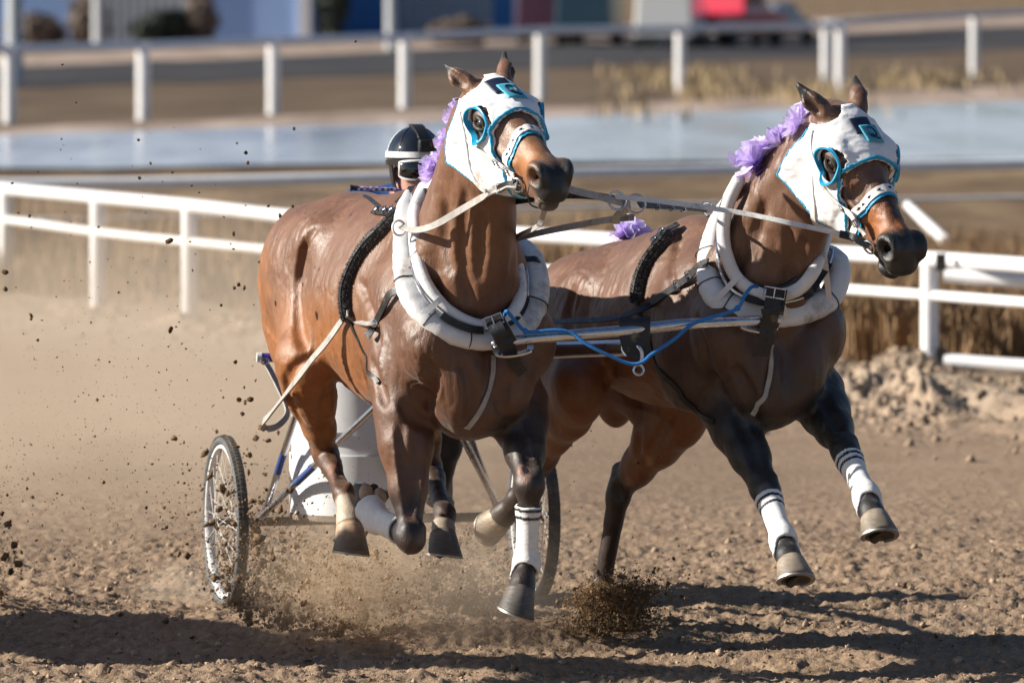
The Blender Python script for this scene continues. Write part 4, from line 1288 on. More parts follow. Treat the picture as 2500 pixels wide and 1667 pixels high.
HORSES[1].sp.update(marks=[(1584, 1128, .022, (.45, .20, .06), .8), (1535, 1178, .03, (.30, .15, .09), .7), (1868, 1196, .035, (.12, .11, .11), .7), (2200, 545, .03, (.50, .17, .04), .7)], coat_hi=(.165, .078, .043), coat_lo=(.060, .027, .017), coat_warm=(.26, .09, .028), muzzle=(.40, .13, .03), dark_nose=1.0, ear_in=.55,
    hood_apex=.24, patch=(.135, .010), patch_rot=-4,
    black=dict(RF=(-.1, .35), LF=(-.1, .3), RH=(.75, 1.1), LH=(.55, .95)), blackness=dict(RF=.97, LF=.97, RH=.9, LH=.92),
    socks={}, sole=dict(RF=17, LF=17), hoof=dict(RF=(.30, .245, .19), LF=(.28, .23, .18), RH=HW, LH=HD))
r1 = build_horse(HORSES[0], "h1", "brown bay horse with its head held high, in front of the driver and left wheel")
r2 = build_horse(HORSES[1], "h2", "darker bay horse with both striped front legs stretched forward, beside the right fence")
H1, H2 = HORSES
leg_wrap(H1, 'LF', r1, .27, 1, [(.083, .094), (.110, .121)])
leg_wrap(H1, 'RF', r1, .33, 1, [])
leg_wrap(H2, 'RF', r2, .22, 1, [(.078, .090), (.108, .120)])
leg_wrap(H2, 'LF', r2, .20, 1, [(.070, .082), (.098, .110)])
# bows in the manes and on the croup
def crest(H, u, v, y): return P3(u, v, y)
mane_bow(H1, r1, P3(1126, 282, 23.98), (-.6, .2, .35), .062, 1)
mane_bow(H1, r1, P3(1100, 350, 24.04), (-.6, .1, .5), .060, 2)
mane_bow(H1, r1, P3(1068, 416, 24.10), (-.6, .0, .3), .066, 3)
mane_bow(H2, r2, P3(1962, 308, 23.98), (-.5, .1, .7), .078, 4)
mane_bow(H2, r2, P3(1912, 352, 24.04), (-.6, .1, .7), .080, 5)
mane_bow(H2, r2, P3(1848, 400, 24.10), (-.6, .0, .6), .100, 6)
mane_bow(H2, r2, P3(1535, 584, 25.30), (.0, .1, .9), .085, 7)
# ---------------------------------------------------------------- bridles, collars, harness straps, reins
def path3(pts, n=6):
    """smooth path through (u, v, y) photo pixels with depth"""
    return spline([P3(*q) for q in pts], n)
def face_cam(P, tilt=0.0):
    d = np.array([0, -1, .15 + tilt]); return np.tile(unit(d), (len(P), 1))
def hit_depth(H, pts, fallback, off):
    """depth of a strap or roll lying on the body along photo pixels; smooth where it leaves the body"""
    ys = []
    for u, v in pts:
        p = H.fld.shoot(u, v, .004); ok = H.fld.sample(p[None])[0] < .012
        ys.append(p[1] - off if ok else np.nan)
    ys = np.array(ys); i = np.arange(len(ys)); good = ~np.isnan(ys)
    for k, f in fallback.items(): ys[k] = f; good[k] = True
    ys = np.interp(i, i[good], ys[good])
    for _ in range(2):
        z = ys.copy(); z[1:-1] = (ys[:-2] + 2 * ys[1:-1] + ys[2:]) / 4; ys = z
    return ys
def strap_on(H, pts, w, mat, name, parent, off=.004, t=.005, n=6):
    P, N = surf_path(H, pts, off, n)
    return MB().strap(P, N, w, t).build(name, mat, parent)
def ring(c, r, tr, nrm, mat, name, parent, sq=1.0):
    nrm = unit(nrm); e1 = unit(np.cross(nrm, [.1, .2, 1])); e2 = np.cross(nrm, e1)
    P = [c + r*(e1*math.cos(a) + sq*e2*math.sin(a)) for a in np.linspace(0, 2*math.pi, 29)[:-1]]
    return MB().tube(P, tr, 8, True).build(name, mat, parent)
def buckle(c, w, h, nrm, dirn, parent, mat=None):
    nrm = unit(nrm); a = unit(dirn - nrm*np.dot(dirn, nrm)); b = np.cross(nrm, a)
    P = [c + a*x*h/2 + b*y*w/2 + nrm*.004 for x, y in ((-1,-1),(1,-1),(1,1),(-1,1))]
    mb = MB(); mb.tube([P[0], P[1], P[2], P[3]], .003, 6, True); mb.tube([(P[0]+P[3])/2, (P[1]+P[2])/2], .002, 6)
    return mb.build("buckle", mat or M_STEEL, parent)

def bridle(H, root, dorsal, side, throat, cheek, bit, holes):
    Pd = H.fld.shoot(*dorsal, .003)
    t, d, s = head_local(H, Pd[None]); t0 = float(t[0])
    c = H.hd(t0 + .005, -.10, 0)
    eup = unit(H.d - H.n * .18)
    P, N = loop(H, c, H.s, eup, .007, 0, 360, 64)
    mb = MB(); mb.strap(P, N, .030, .006); nb = mb.build("noseband", M_WHITELEATHER, root)
    P2, N2 = loop(H, c + H.n*.006, H.s, eup, .0035, 0, 360, 64)
    MB().strap(P2, N2, .040, .004).build("noseband_backing", M_TEAL, nb)
    for a in range(20, 175, 22):      # dark diamond studs over the nose
        i = int(a / 360 * 64); q = P[i] + N[i]*.0035; tg = unit(P[i+1]-P[i]); sd = np.cross(N[i], tg)
        MB().add([q+tg*.009, q+sd*.006, q-tg*.009, q-sd*.006, q+N[i]*.002], [(0,1,4),(1,2,4),(2,3,4),(3,0,4)]).build("stud", M_INK, nb, smooth=False)
    def laid(pts, w, off, nm, mat):
        Q = np.array([H.fld.shoot(u, v, .010) for u, v in pts]); Q = spline(Q, 6); Q = H.fld.snap(Q, off)
        N_ = H.fld.grad(Q, .012); return Q, MB().strap(Q, N_, w, .005).build(nm, mat, root)
    laid(throat, .023, .018, "throat_strap", M_WHITELEATHER)
    Q, o = laid(cheek, .022, .021, "cheek_strap", M_WHITELEATHER)
    for k in (len(Q)//2, len(Q)*3//4):
        buckle(Q[k], .028, .022, H.fld.grad(Q[k][None], .012)[0], Q[k]-Q[k-1], o)
    b = H.fld.shoot(*bit, .004); nr = H.fld.grad(b[None], .015)[0]
    b = b + nr*.014
    ring(b, .024, .0042, nr*.8 + H.n*.3, M_STEEL, "bit_ring", root)
    MB().tube([b, b - nr*.03 + H.n*.01], .006, 8).build("bit_bar", M_STEEL, root)
    return b

BIT1 = bridle(H1, r1, (1290, 322), (1243, 407), [(1128, 272), (1132, 315), (1142, 370), (1152, 418), (1172, 448), (1190, 462)],
    [(1172, 357), (1200, 380), (1235, 404), (1262, 425)], (1272, 450), 6)
BIT2 = bridle(H2, r2, (2166, 470), (2100, 545), [(1985, 318), (1983, 360), (1985, 437), (1990, 504), (2004, 545), (2022, 560)],
    [(2014, 446), (2046, 485), (2084, 523), (2120, 571)], (2130, 602), 6)

def collar(H, nm, label, inner, outer, fi, fo, seams, ties, oi=.016):
    c = P3(*inner[len(inner)//2], 24.0)
    e = empty("horse_collar", H.B(-.1, 0, 1.1), label, "horse collar", "white padded horse collars")
    yi = hit_depth(H, inner, fi, oi); yo = hit_depth(H, outer, fo, .020)
    A = spline([P3(u, v, y) for (u, v), y in zip(inner, yi)], 8)
    Bq = spline([P3(u, v, y) for (u, v), y in zip(outer, yo)], 8)
    # close the top behind the neck
    top = H.B(-.34, 0, H.sp['zw'] + .035)
    A = np.concatenate([A, spline([A[-1], (A[-1]*.5 + top*.5) + H.L*.05 - H.F*.0, top, A[0]], 6)[1:-1]])
    m = len(A); rr = np.full(m, .0235)
    MB().tube(A, rr, 14, True).build("inner_roll", M_COLLAR, e)
    rb = .036 * np.clip(np.minimum(np.arange(len(Bq)), np.arange(len(Bq))[::-1]) / 10 + .45, 0, 1)
    cen = np.mean(A, 0); V = []; nb = len(Bq); n = 20
    for i in range(nb):
        T = unit(Bq[min(i+1, nb-1)] - Bq[max(i-1, 0)]); rd = Bq[i] - cen; rd = unit(rd - T*np.dot(rd, T)); nn = np.cross(T, rd)
        if nn[1] > 0: nn = -nn
        q = .0008*math.sin(i*1.7) + .0006*math.sin(i*3.1); fw = .62 + .38*min(1, i/(nb*.34))
        for j in range(n):
            a = 2*math.pi*j/n; ca, sa = math.cos(a), math.sin(a)
            V.append(Bq[i] + rd*((rb[i]*1.25*fw + q)*ca + .006*fw) + nn*((rb[i]*.82 + q)*sa*(1 + .18*abs(ca)) - .002))
    F = [(i*n+j, (i+1)*n+j, (i+1)*n+(j+1) % n, i*n+(j+1) % n) for i in range(nb-1) for j in range(n)] + [tuple(range(n)), tuple((nb-1)*n+j for j in range(n-1, -1, -1))]
    MB().add(V, F).build("outer_pad", M_COLLAR, e)
    # black lining towards the neck and the hame between the two rolls
    L_ = [A[i] + unit(np.mean(A, 0) - A[i])*.016 + H.F*-.03 for i in range(m)]
    MB().tube(L_, .020, 10, True).build("lining", M_BLACKLEATHER, e)
    k = min(len(Bq), m)
    ia = [int(np.argmin(np.linalg.norm(A - q, axis=1))) for q in Bq]
    Hm = np.array([(A[i] + q)/2 + np.array([0, -.028, .006]) for i, q in zip(ia, Bq)])
    MB().tube(Hm[4:-4], .0055, 8).build("hame", M_STEEL, e)
    for s in seams:
        j = int(s*(len(Bq)-1)); T = unit(Bq[j+1]-Bq[j-1]); N = unit(np.array([0,-1,.2]) - T*np.dot([0,-1,.2], T)); S = np.cross(T, N)
        rd = Bq[j] - cen; rd = unit(rd - T*np.dot(rd, T)); nn = np.cross(T, rd)
        if nn[1] > 0: nn = -nn
        P = [Bq[j] + rd*(rb[j]*1.255*math.sin(a) + .006) + nn*(rb[j]*.84*math.cos(a)*(1 + .18*abs(math.sin(a))) - .002 + .001) for a in np.linspace(-1.5, 1.5, 15)]
        MB().tube(P, .0022, 6).build("seam", M_INK, e)
    for s in ties:
        j = int(s*(len(Bq)-1)); a = A[ia[j]]; q = Bq[j]; d = unit(a-q); N = unit(np.array([0,-1,.15])); N = unit(N - d*np.dot(N, d))
        P = [q - d*.034 + N*.010, q - d*.02 + N*.034, (q+a)/2 + N*.034, a + d*.006 + N*.026, a + d*.022 + N*.008]
        MB().strap(spline(P, 5), [N]*21, .020, .003).build("tie_strap", M_COLLAR, e)
    j0, j1 = int(.46*len(Hm)), int(.60*len(Hm))
    MB().strap(Hm[j0:j1] + np.array([0, -.006, 0]), [np.array([0, -1, .2])]*(j1-j0), .026, .006).build("hame_strap", M_BLACKLEATHER, e)
    j0, j1 = int(.68*len(Hm)), int(.80*len(Hm))
    MB().strap(Hm[j0:j1] + np.array([0, -.006, 0]), [np.array([0, -1, .2])]*(j1-j0), .022, .006).build("hame_strap", M_BLACKLEATHER, e)
    return e, A, Bq, Hm
M_COLLAR = basic("white_collar_vinyl", (.70, .70, .71), .42, var=.08, scale=12, bmp=.6, bscale=20, dirt=.30)
C1, A1, B1q, HM1 = collar(H1, "c1", "white padded collar with steel hame on the high-headed horse beside the driver",
    [(1036, 456), (1014, 510), (1012, 562), (1021, 640), (1044, 700), (1090, 756), (1150, 790), (1200, 795), (1248, 768), (1270, 720), (1263, 650), (1242, 592)],
    [(1000, 470), (988, 530), (988, 600), (992, 660), (1006, 715), (1040, 765), (1100, 806), (1170, 822), (1240, 812), (1290, 772), (1308, 705), (1298, 640), (1272, 588)],
    {11: 24.22, 10: 24.14}, {0: 24.42, 12: 24.34, 11: 24.24, 10: 24.14}, (.30, .44, .56, .80), (.24, .42, .72), .045)
C2, A2, B2q, HM2 = collar(H2, "c2", "white padded collar with black straps on the darker horse at the right",
    [(1803, 440), (1777, 500), (1766, 560), (1773, 620), (1800, 680), (1850, 716), (1900, 722), (1950, 705), (1985, 665), (2003, 620), (2016, 575)],
    [(1780, 480), (1752, 545), (1736, 600), (1731, 652), (1742, 705), (1778, 741), (1838, 758), (1905, 764), (1972, 752), (2022, 724), (2043, 680), (2043, 640), (2022, 604)],
    {10: 24.24}, {0: 24.50, 12: 24.40, 11: 24.30}, (.20, .26, .32, .42, .75), (.38, .60, .76), .04)

def harness(H, label):
    return empty("harness", H.B(-.5, 0, 1.0), label, "harness", "black strap harnesses")
def fleece_pad(H, pts, parent, r=.020):
    P, N = surf_path(H, pts, .012, 8); m = len(P)
    mb = MB(); rr = r * np.clip(np.minimum(np.arange(m), np.arange(m)[::-1]) / 4 + .5, 0, 1)
    mb.tube(P, rr, 12)
    o = mb.build("fleece_girth_pad", M_FLEECE, parent)
    rg = np.random.default_rng(4); mb = MB()
    for i in range(1500):
        j = rg.integers(1, m-1); T = unit(P[j+1]-P[j-1]); S = np.cross(T, N[j]); a = rg.uniform(-1.6, 1.6)
        d = N[j]*math.cos(a) + S*math.sin(a); q = P[j] + (P[j+1]-P[j])*rg.uniform() + d*rr[j]*.9
        mb.add([q - T*.002, q + T*.002, q + d*rg.uniform(.005, .013) + T*rg.normal(0, .004)], [(0, 1, 2)])
    mb.build("fleece_tufts", M_FLEECE, o, smooth=False)
    return P, N
# harness on the left horse
hn1 = harness(H1, "black strap harness with a slack looped trace, on the horse nearer the driver")
P, N = fleece_pad(H1, [(984, 524), (955, 550), (917, 583), (884, 624), (862, 667), (849, 711), (851, 757), (857, 780)], hn1)
MB().strap(P + N*.020, N, .016, .004).build("girth_strap", M_BLACKLEATHER, hn1)
strap_on(H1, [(856, 778), (862, 800), (874, 825), (895, 870), (925, 935)], .014, M_BLACKLEATHER, "belly_strap", hn1)
strap_on(H1, [(890, 479), (915, 497), (940, 520), (958, 538)], .012, M_BLACKLEATHER, "back_strap", hn1)
o = strap_on(H1, [(916, 517), (940, 521), (972, 520), (990, 510)], .030, M_GREYDARK if 'M_GREYDARK' in globals() else M_BLACKLEATHER, "saddle_strap", hn1, .012)
for u in (925, 945, 962):
    q = H1.fld.snap(H1.fld.shoot(u, 519, .003)[None], .016)[0]; buckle(q, .034, .014, H1.fld.grad(q[None])[0], np.array([1, 0, 0.]), o)
strap_on(H1, [(975, 505), (990, 492), (1002, 480), (1010, 468)], .028, M_BLACKLEATHER, "saddle_strap", hn1, .02)
ya = HM1[int(.26*len(HM1))][1]
# hame tug from the collar to the girth
yb = H1.fld.shoot(932, 752, .003)[1] - .03; yc = H1.fld.shoot(917, 787, .003)[1] - .035; yd = H1.fld.shoot(850, 770, .003)[1] - .035
T1 = path3([(1000, 704, yb - .10), (972, 708, yb - .07), (950, 720, yb - .04), (936, 748, yb - .01), (917, 788, yc), (905, 808, yc - .01), (895, 822, yc - .01)])
MB().strap(T1, face_cam(T1) + np.array([-.5, 0, .2]), .026, .006).build("hame_tug", M_BLACKLEATHER, hn1)
T2 = path3([(922, 788, yc - .01), (895, 790, yc), (870, 784, yd), (846, 768, yd)])
MB().strap(T2, face_cam(T2) + np.array([-.3, 0, .7]), .020, .005).build("trace_link", M_GREYWEB, hn1)
ring(P3(913, 789, yc - .012), .012, .003, np.array([-.4, -1, .1]), M_STEEL, "trace_ring", hn1)
T3 = path3([(850, 764, yd - .005), (828, 792, yd + .06), (795, 838, yd + .12), (758, 882, yd + .2), (702, 956, yd + .35), (662, 1008, 25.25), (642, 1032, 25.38), (650, 1046, 25.5), (676, 1040, 25.62), (700, 1014, 25.72), (697, 985, 25.8), (680, 945, 25.86), (660, 905, 25.9), (647, 884, 25.92)], 8)
nr = np.tile(np.array([-.55, -.75, .35]), (len(T3), 1)); nr[len(T3)//2+4:] = (.6, -.75, .2)
for _ in range(12): nr[1:-1] = (nr[:-2] + nr[1:-1] + nr[2:]) / 3
MB().strap(T3, nr, .024, .006).build("slack_trace", M_GREYWEB, hn1)
ring(P3(647, 882, 25.9), .016, .0035, np.array([.5, -1, .2]), M_STEEL, "trace_snap", hn1, .7)
strap_on(H1, [(1205, 868), (1203, 905), (1194, 945), (1180, 985), (1160, 1022), (1140, 1045)], .017, M_GREYWEB, "breast_strap", hn1)
# harness on the right horse
hn2 = harness(H2, "black strap harness with a girth under the darker horse at the right")
P, N = fleece_pad(H2, [(1640, 572), (1620, 600), (1598, 624), (1582, 650), (1569, 680), (1562, 712), (1560, 740)], hn2)
MB().strap(P + N*.020, N, .016, .004).build("girth_strap", M_BLACKLEATHER, hn2)
strap_on(H2, [(1662, 560), (1640, 568), (1618, 580), (1606, 600)], .034, M_BLACKLEATHER, "saddle_strap", hn2, .02)
for k in ((1625, 575), (1608, 596)):
    q = H2.fld.snap(H2.fld.shoot(*k, .003)[None], .026)[0]; buckle(q, .03, .02, H2.fld.grad(q[None])[0], np.array([.6, 0, .5]), hn2)
strap_on(H2, [(1560, 740), (1570, 790), (1593, 847), (1645, 938), (1673, 975), (1712, 1012), (1745, 1031)], .021, M_BLACKLEATHER, "belly_strap", hn2, .006)
ya2 = H2.fld.shoot(1676, 678, .003)[1] - .03; yb2 = H2.fld.shoot(1587, 742, .003)[1] - .03
T1 = path3([(1728, 640, ya2 - .1), (1708, 648, ya2 - .06), (1676, 680, ya2), (1628, 714, (ya2+yb2)/2), (1586, 742, yb2)])
o = MB().strap(T1, face_cam(T1) + np.array([-.4, 0, .3]), .028, .006).build("hame_tug", M_BLACKLEATHER, hn2)
for k in (11, 15): buckle(T1[k], .036, .02, np.array([-.4, -1, .4]), T1[k]-T1[k-1], o)
T2 = path3([(1595, 740, yb2), (1560, 757, yb2 - .02), (1490, 778, yb2 + .05), (1387, 784, yb2 + .25), (1335, 787, yb2 + .42), (1308, 800, yb2 + .6), (1296, 818, 25.9)])
MB().strap(T2, face_cam(T2) + np.array([-.2, 0, .8]), .026, .006).build("trace", M_BLACKLEATHER, hn2)
strap_on(H2, [(1884, 842), (1881, 875), (1879, 915), (1869, 957), (1850, 992), (1838, 1012)], .017, M_GREYWEB, "breast_strap", hn2)

# ---- pole strap wraps, yoke, rope
yL = H1.fld.shoot(1200, 842, .003)[1] - .10; yR = H2.fld.shoot(1900, 785, .003)[1] - .10
yk = empty("neck_yoke", P3(1550, 810, (yL+yR)/2), "silver neck yoke bar hung between the two white collars", "yoke")
YB = lambda f: P3(1201 + (1905-1201)*f, np.interp(f, [0, .137, .44, .655, 1], [841, 826, 809, 792, 781]), yL + (yR - yL)*f)
fs = np.linspace(0, 1, 33)
MB().tube([YB(f) for f in fs], .019*np.interp(fs, [0, .03, .1, .5, .9, .97, 1], [.75, .9, 1, 1.06, 1, .85, .75]), 18).build("bar", M_POLISHED if 'M_POLISHED' in globals() else M_STEEL, yk)
for f, s in ((.012, 1), (.985, -1)):
    c = YB(f); MB().ball(c, .018).build("end_cap", M_STEEL, yk)
    P = [c + np.array([0, -.012, -.012]), c + np.array([s*.012, -.02, -.035]), c + np.array([s*.06, -.022, -.036]), c + np.array([s*.115, -.018, -.022]), c + np.array([s*.12, -.01, -.004])]
    MB().strap(spline(P, 5), [np.array([0, -.5, 1])]*21, .022, .007).build("bracket", M_STEEL, yk)
def yoke_strap(pts, w, label, mat=M_BLACKLEATHER):
    e = empty("yoke_strap", P3(*pts[0]), label, "strap", "thick leather straps holding the yoke to the collars")
    T = path3(pts); m = len(T)
    MB().strap(T, face_cam(T), np.interp(np.linspace(0, 1, m), [0, .7, 1], [w, w, w*.72]), .009).build("strap", mat, e)
    MB().strap(T[:m//2] + np.array([.012, .02, 0]), face_cam(T[:m//2]), w*1.15, .008).build("backing", mat, e)
    d = T[8]-T[4]
    MB().strap([T[m*4//9] + np.array([-w*.62, -.008, 0]), T[m*4//9] + np.array([0, -.014, .004]), T[m*4//9] + np.array([w*.62, -.008, .01])], [np.array([0, -1, .1])]*3, .020, .005).build("keeper", mat, e)
    buckle(T[4] + np.array([0, -.008, 0]), w*1.3, .034, np.array([0, -1, .15]), d, e)
    mb = MB()
    for k in range(3): mb.ball(T[m-4-k*3] + np.array([0, -.0045, 0]), .0035, None, 8, 6)
    mb.build("hole", M_INK, e)
    return e
ys1 = min(HM1[:, 1].min(), yL) - .03
yoke_strap([(1202, 772, ys1 + .0), (1206, 790, ys1 - .02), (1220, 815, ys1 - .04), (1236, 845, yL - .035), (1249, 868, yL - .0), (1262, 890, yL + .03), (1276, 912, yL + .05)], .052, "worn black strap with a buckle tying the yoke to the brown horse's collar")
ys2 = min(HM2[:, 1].min(), yR) - .03
yoke_strap([(1892, 706, ys2), (1889, 722, ys2 - .02), (1884, 755, ys2 - .03), (1878, 790, yR - .035), (1870, 830, yR - .03), (1862, 868, yR - .01)], .056, "long black strap with a steel buckle hanging over the yoke on the darker horse's chest")
M_ROPE = basic("blue_rope", (.01, .17, .52), .55, bmp=.8, bscale=260)
rp = empty("rope", P3(1400, 812, yL), "thin bright blue rope tied along the silver yoke between the collars", "rope")
fy = lambda u: yL + (yR - yL)*(u - 1201)/704
RP = path3([(1232, 770, fy(1232)-.02), (1238, 760, fy(1238) - .06), (1260, 786, fy(1260) - .03), (1288, 810, fy(1288) - .028), (1352, 806, fy(1352) - .03), (1393, 812, fy(1393) - .035), (1430, 838, fy(1430) - .05), (1473, 861, fy(1473) - .06), (1535, 887, fy(1535) - .07), (1568, 884, fy(1568) - .075), (1592, 864, fy(1592) - .06), (1645, 829, fy(1645) - .05), (1697, 788, fy(1697) - .045), (1793, 757, fy(1793) - .06), (1817, 723, fy(1817) - .05), (1834, 701, fy(1834) - .03), (1848, 699, fy(1848) + .02)], 7)
mb = MB(); mb.tube(RP, .0065, 8)
mb.build("cord", M_ROPE, rp)
for k in (20, 92): MB().ball(RP[k], .011, None, 8, 6).build("knot", M_ROPE, rp)

# ---- reins
def rein(name, label, pts, w, mat, extra=()):
    e = empty(name, P3(*pts[0]), label, "rein", "reins")
    T = path3(pts, 8); N = face_cam(T) + np.array([0, 0, .25])
    MB().strap(T, N, w, .005).build("strap", mat, e)
    return e, T
b1 = topix(BIT1); b2 = topix(BIT2)
e, T = rein("rein", "grey rein sagging from the brown horse's bit to the white ring on its collar",
    [(b1[0], b1[1], BIT1[1]), (1238, 452, BIT1[1] + .05), (1214, 464, BIT1[1] + .12), (1185, 478, 23.72), (1130, 510, 23.80), (1065, 548, 23.86), (1025, 561, 23.92), (998, 560, 23.98), (976, 550, 24.06)], .024, M_GREYWEB)
MB().strap(T[:17] + np.array([0, -.004, 0]), face_cam(T[:17]), .027, .005).build("billet", M_BLACKLEATHER, e)
buckle(T[14] + np.array([0, -.006, 0]), .032, .022, np.array([0, -1, .2]), T[15]-T[14], e)
rg_ = ring(P3(974, 557, 24.04), .026, .0045, np.array([.55, -.8, .15]), M_WHITELEATHER, "rein_ring", C1)
e, T = rein("rein", "flat grey rein from the brown horse's muzzle to the steel rings",
    [(1376, 456, 23.40), (1400, 465, 23.42), (1450, 477, 23.5), (1500, 490, 23.58), (1538, 499, 23.64)], .026, M_GREYWEB)
ring(P3(1506, 490, 23.60), .031, .004, np.array([.35, -.9, .2]), M_STEEL, "coupling_ring", e)
ring(P3(1553, 498, 23.66), .032, .004, np.array([.2, -.95, .1]), M_STEEL, "coupling_ring", e)
rein("rein", "dark doubled rein behind the brown horse's chin", [(1240, 495, 23.95), (1290, 487, 23.8), (1350, 478, 23.66), (1400, 476, 23.62), (1455, 479, 23.6), (1500, 487, 23.62)], .026, M_BLACKLEATHER)
e, T = rein("rein", "long pale rein crossing the darker horse's neck from the rings to its bit",
    [(1503, 480, 23.58), (1600, 490, 23.60), (1725, 507, 23.62), (1820, 522, 23.62), (1940, 547, 23.60), (2050, 571, BIT2[1] + .02), (2090, 582, BIT2[1] + .01), (b2[0], b2[1] - 4, BIT2[1])], .017, M_WHITELEATHER)
MB().strap(T[-17:] + np.array([0, -.004, 0]), face_cam(T[-17:]), .026, .006).build("billet", M_BLACKLEATHER, e)
e, T = rein("rein", "black buckled rein from the steel rings to the darker horse's collar ring", [(1560, 500, 23.68), (1620, 504, 23.85), (1690, 509, 24.1), (1722, 510, 24.2)], .024, M_BLACKLEATHER)
for k in (6, 10, 13): buckle(T[k], .028, .016, np.array([0, -1, .2]), T[k+1]-T[k], e)
ring(P3(1726, 510, 24.2), .021, .004, np.array([.3, -.9, .3]), M_STEEL, "rein_ring", C2)
e, T = rein("rein", "flat grey strap running low from the brown horse's collar up to the steel rings",
    [(1247, 586, 24.15), (1320, 568, 24.0), (1420, 548, 23.85), (1500, 535, 23.76), (1548, 531, 23.72)], .023, M_GREYWEB)
Q = path3([(1504, 546, 23.74), (1506, 528, 23.71), (1522, 516, 23.70), (1535, 506, 23.67)])
MB().strap(Q, face_cam(Q), .026, .005).build("loop_strap", M_GREYWEB, e)
e = empty("chin_strap", P3(1330, 507, 23.5), "thin hanging strap under the brown horse's chin", "strap")
Q = path3([(1332, 505, 23.42), (1326, 525, 23.5), (1318, 546, 23.6), (1300, 560, 23.75), (1272, 572, 23.95), (1255, 583, 24.1)])
MB().strap(Q, face_cam(Q), .018, .004).build("strap", M_GREYWEB, e)
ring(P3(1316, 548, 23.6), .010, .0025, np.array([.3, -.5, 1]), M_STEEL, "buckle", e)
Q = path3([(1292, 452, 23.36), (1288, 478, 23.36), (1296, 500, 23.38), (1318, 508, 23.4), (1334, 503, 23.4)])
MB().tube(Q, .0028, 6).build("curb_cord", M_BLACKLEATHER, e)
# loose black loop and ring on the far side of the left collar
cx = empty("collar_tug", P3(1300, 640, 24.2), "black looped tug strap sticking out of the far side of the brown horse's collar", "strap")
Q = path3([(1272, 628, 24.22), (1288, 632, 24.2), (1308, 632, 24.2), (1320, 642, 24.22), (1316, 654, 24.26), (1300, 656, 24.26), (1292, 646, 24.25)])
MB().strap(Q, np.array([.1, -.6, .8]), .024, .005).build("loop", M_BLACKLEATHER, cx)
Q = path3([(1310, 656, 24.2), (1316, 675, 24.2), (1326, 704, 24.22)]); MB().strap(Q, face_cam(Q), .012, .004).build("end", M_BLACKLEATHER, cx)
# ---------------------------------------------------------------- chariot and driver
M_TYRE = basic("bicycle_tyre_rubber", (.085, .078, .072), .85, var=.3, dirt=.6, bmp=.6, bscale=150)
M_TYREWALL = basic("grey_tyre_wall", (.085, .088, .095), .7, dirt=.3)
M_RIM = basic("white_painted_rim", (.76, .76, .76), .4, dirt=.08)
M_SPOKE = basic("steel_spoke", (.62, .60, .57), .45, bmp=0)
M_POLISHED = basic("polished_aluminium", (.66, .67, .72), .16, metal=1, var=.08, scale=14, dirt=.1, bmp=.08)
M_BARREL = basic("white_plastic_shield", (.76, .77, .79), .38, var=.05, scale=6, dirt=.22, bmp=.12, bscale=18)
M_AXLE = basic("dusty_steel_bar", (.20, .16, .13), .75, dirt=.5, bmp=.5)
M_TAPE = basic("blue_tape", (.03, .06, .20), .5)
M_BROWNBAR = basic("muddy_brown_upright", (.17, .115, .07), .8, dirt=.4, bmp=.5)
cy = R(14.8); CF = np.array([math.sin(cy), -math.cos(cy), 0]); CL = np.array([math.cos(cy), math.sin(cy), 0])
W0 = P3(550, 1270, 26.43); W0[2] = .328; W1 = W0 + CL * 1.215
ch = empty("chariot", (W0 + W1)/2 * np.array([1, 1, 0]), "two wheeled racing chariot with a white front shield and bicycle wheels", "chariot")
def wheel(c, parent, spin):
    M = np.stack([CF, np.array([0, 0, 1.0]), np.cross(CF, [0, 0, 1.0])], 1)      # lathe axis across the chariot
    Rr = .328; mb = MB()
    prof = []
    for k in range(16):
        a = 2*math.pi*k/16; prof.append((Rr - .019 + .019*math.cos(a), .0235*math.sin(a)))
    mb.lathe(prof, c, M, 72, True); ty = mb.build("wheel", M_TYREWALL, parent)
    mb = MB(); n = 110
    for k in range(n):       # tread blocks
        for row, h0 in ((0, -.0145), (1, 0), (2, .0145)):
            a = 2*math.pi*(k + .5*(row % 2))/n; rr = Rr + (.001 if row == 1 else -.003)
            e1 = M @ np.array([math.cos(a), math.sin(a), 0]); e2 = M @ np.array([-math.sin(a), math.cos(a), 0]); ax = M @ np.array([0, 0, 1.0])
            mb.box(c + e1*rr + ax*h0, (.005, .0105, .0095), np.stack([e1, e2, ax], 1))
    mb.lathe([(Rr-.005, -.0195), (Rr-.001, -.012), (Rr+.0005, 0), (Rr-.001, .012), (Rr-.005, .0195)], c, M, 72)
    mb.build("tread", M_TYRE, ty, smooth=False)
    mb = MB(); mb.lathe([(Rr-.048, -.012), (Rr-.046, -.016), (Rr-.036, -.016), (Rr-.032, -.010), (Rr-.032, .010), (Rr-.036, .016), (Rr-.046, .016), (Rr-.048, .012), (Rr-.052, 0)], c, M, 72, True)
    mb.build("rim", M_RIM, ty)
    mb = MB(); mb.lathe([(.001, -.06), (.010, -.06), (.012, -.045), (.026, -.042), (.026, -.036), (.014, -.03), (.014, .03), (.026, .036), (.026, .042), (.012, .045), (.010, .06), (.001, .06)], c, M, 24)
    mb.build("hub", M_AXLE, ty)
    for k in range(36):
        a = 2*math.pi*k/36 + spin; sd = 1 if k % 2 else -1; off = (1 if (k//2) % 2 else -1)*1.15
        h = M @ np.array([.024*math.cos(a + off), .024*math.sin(a + off), .038*sd]); q = M @ np.array([(Rr-.049)*math.cos(a), (Rr-.049)*math.sin(a), .003*sd])
        MB().tube([c + h, c + q], .0012, 6).build("spoke", M_SPOKE, ty)
    return ty
wheel(W0, ch, .1); wheel(W1, ch, .3)
mid = (W0 + W1)/2
ax0 = W0 + CL*.05; ax1 = W1 - CL*.05
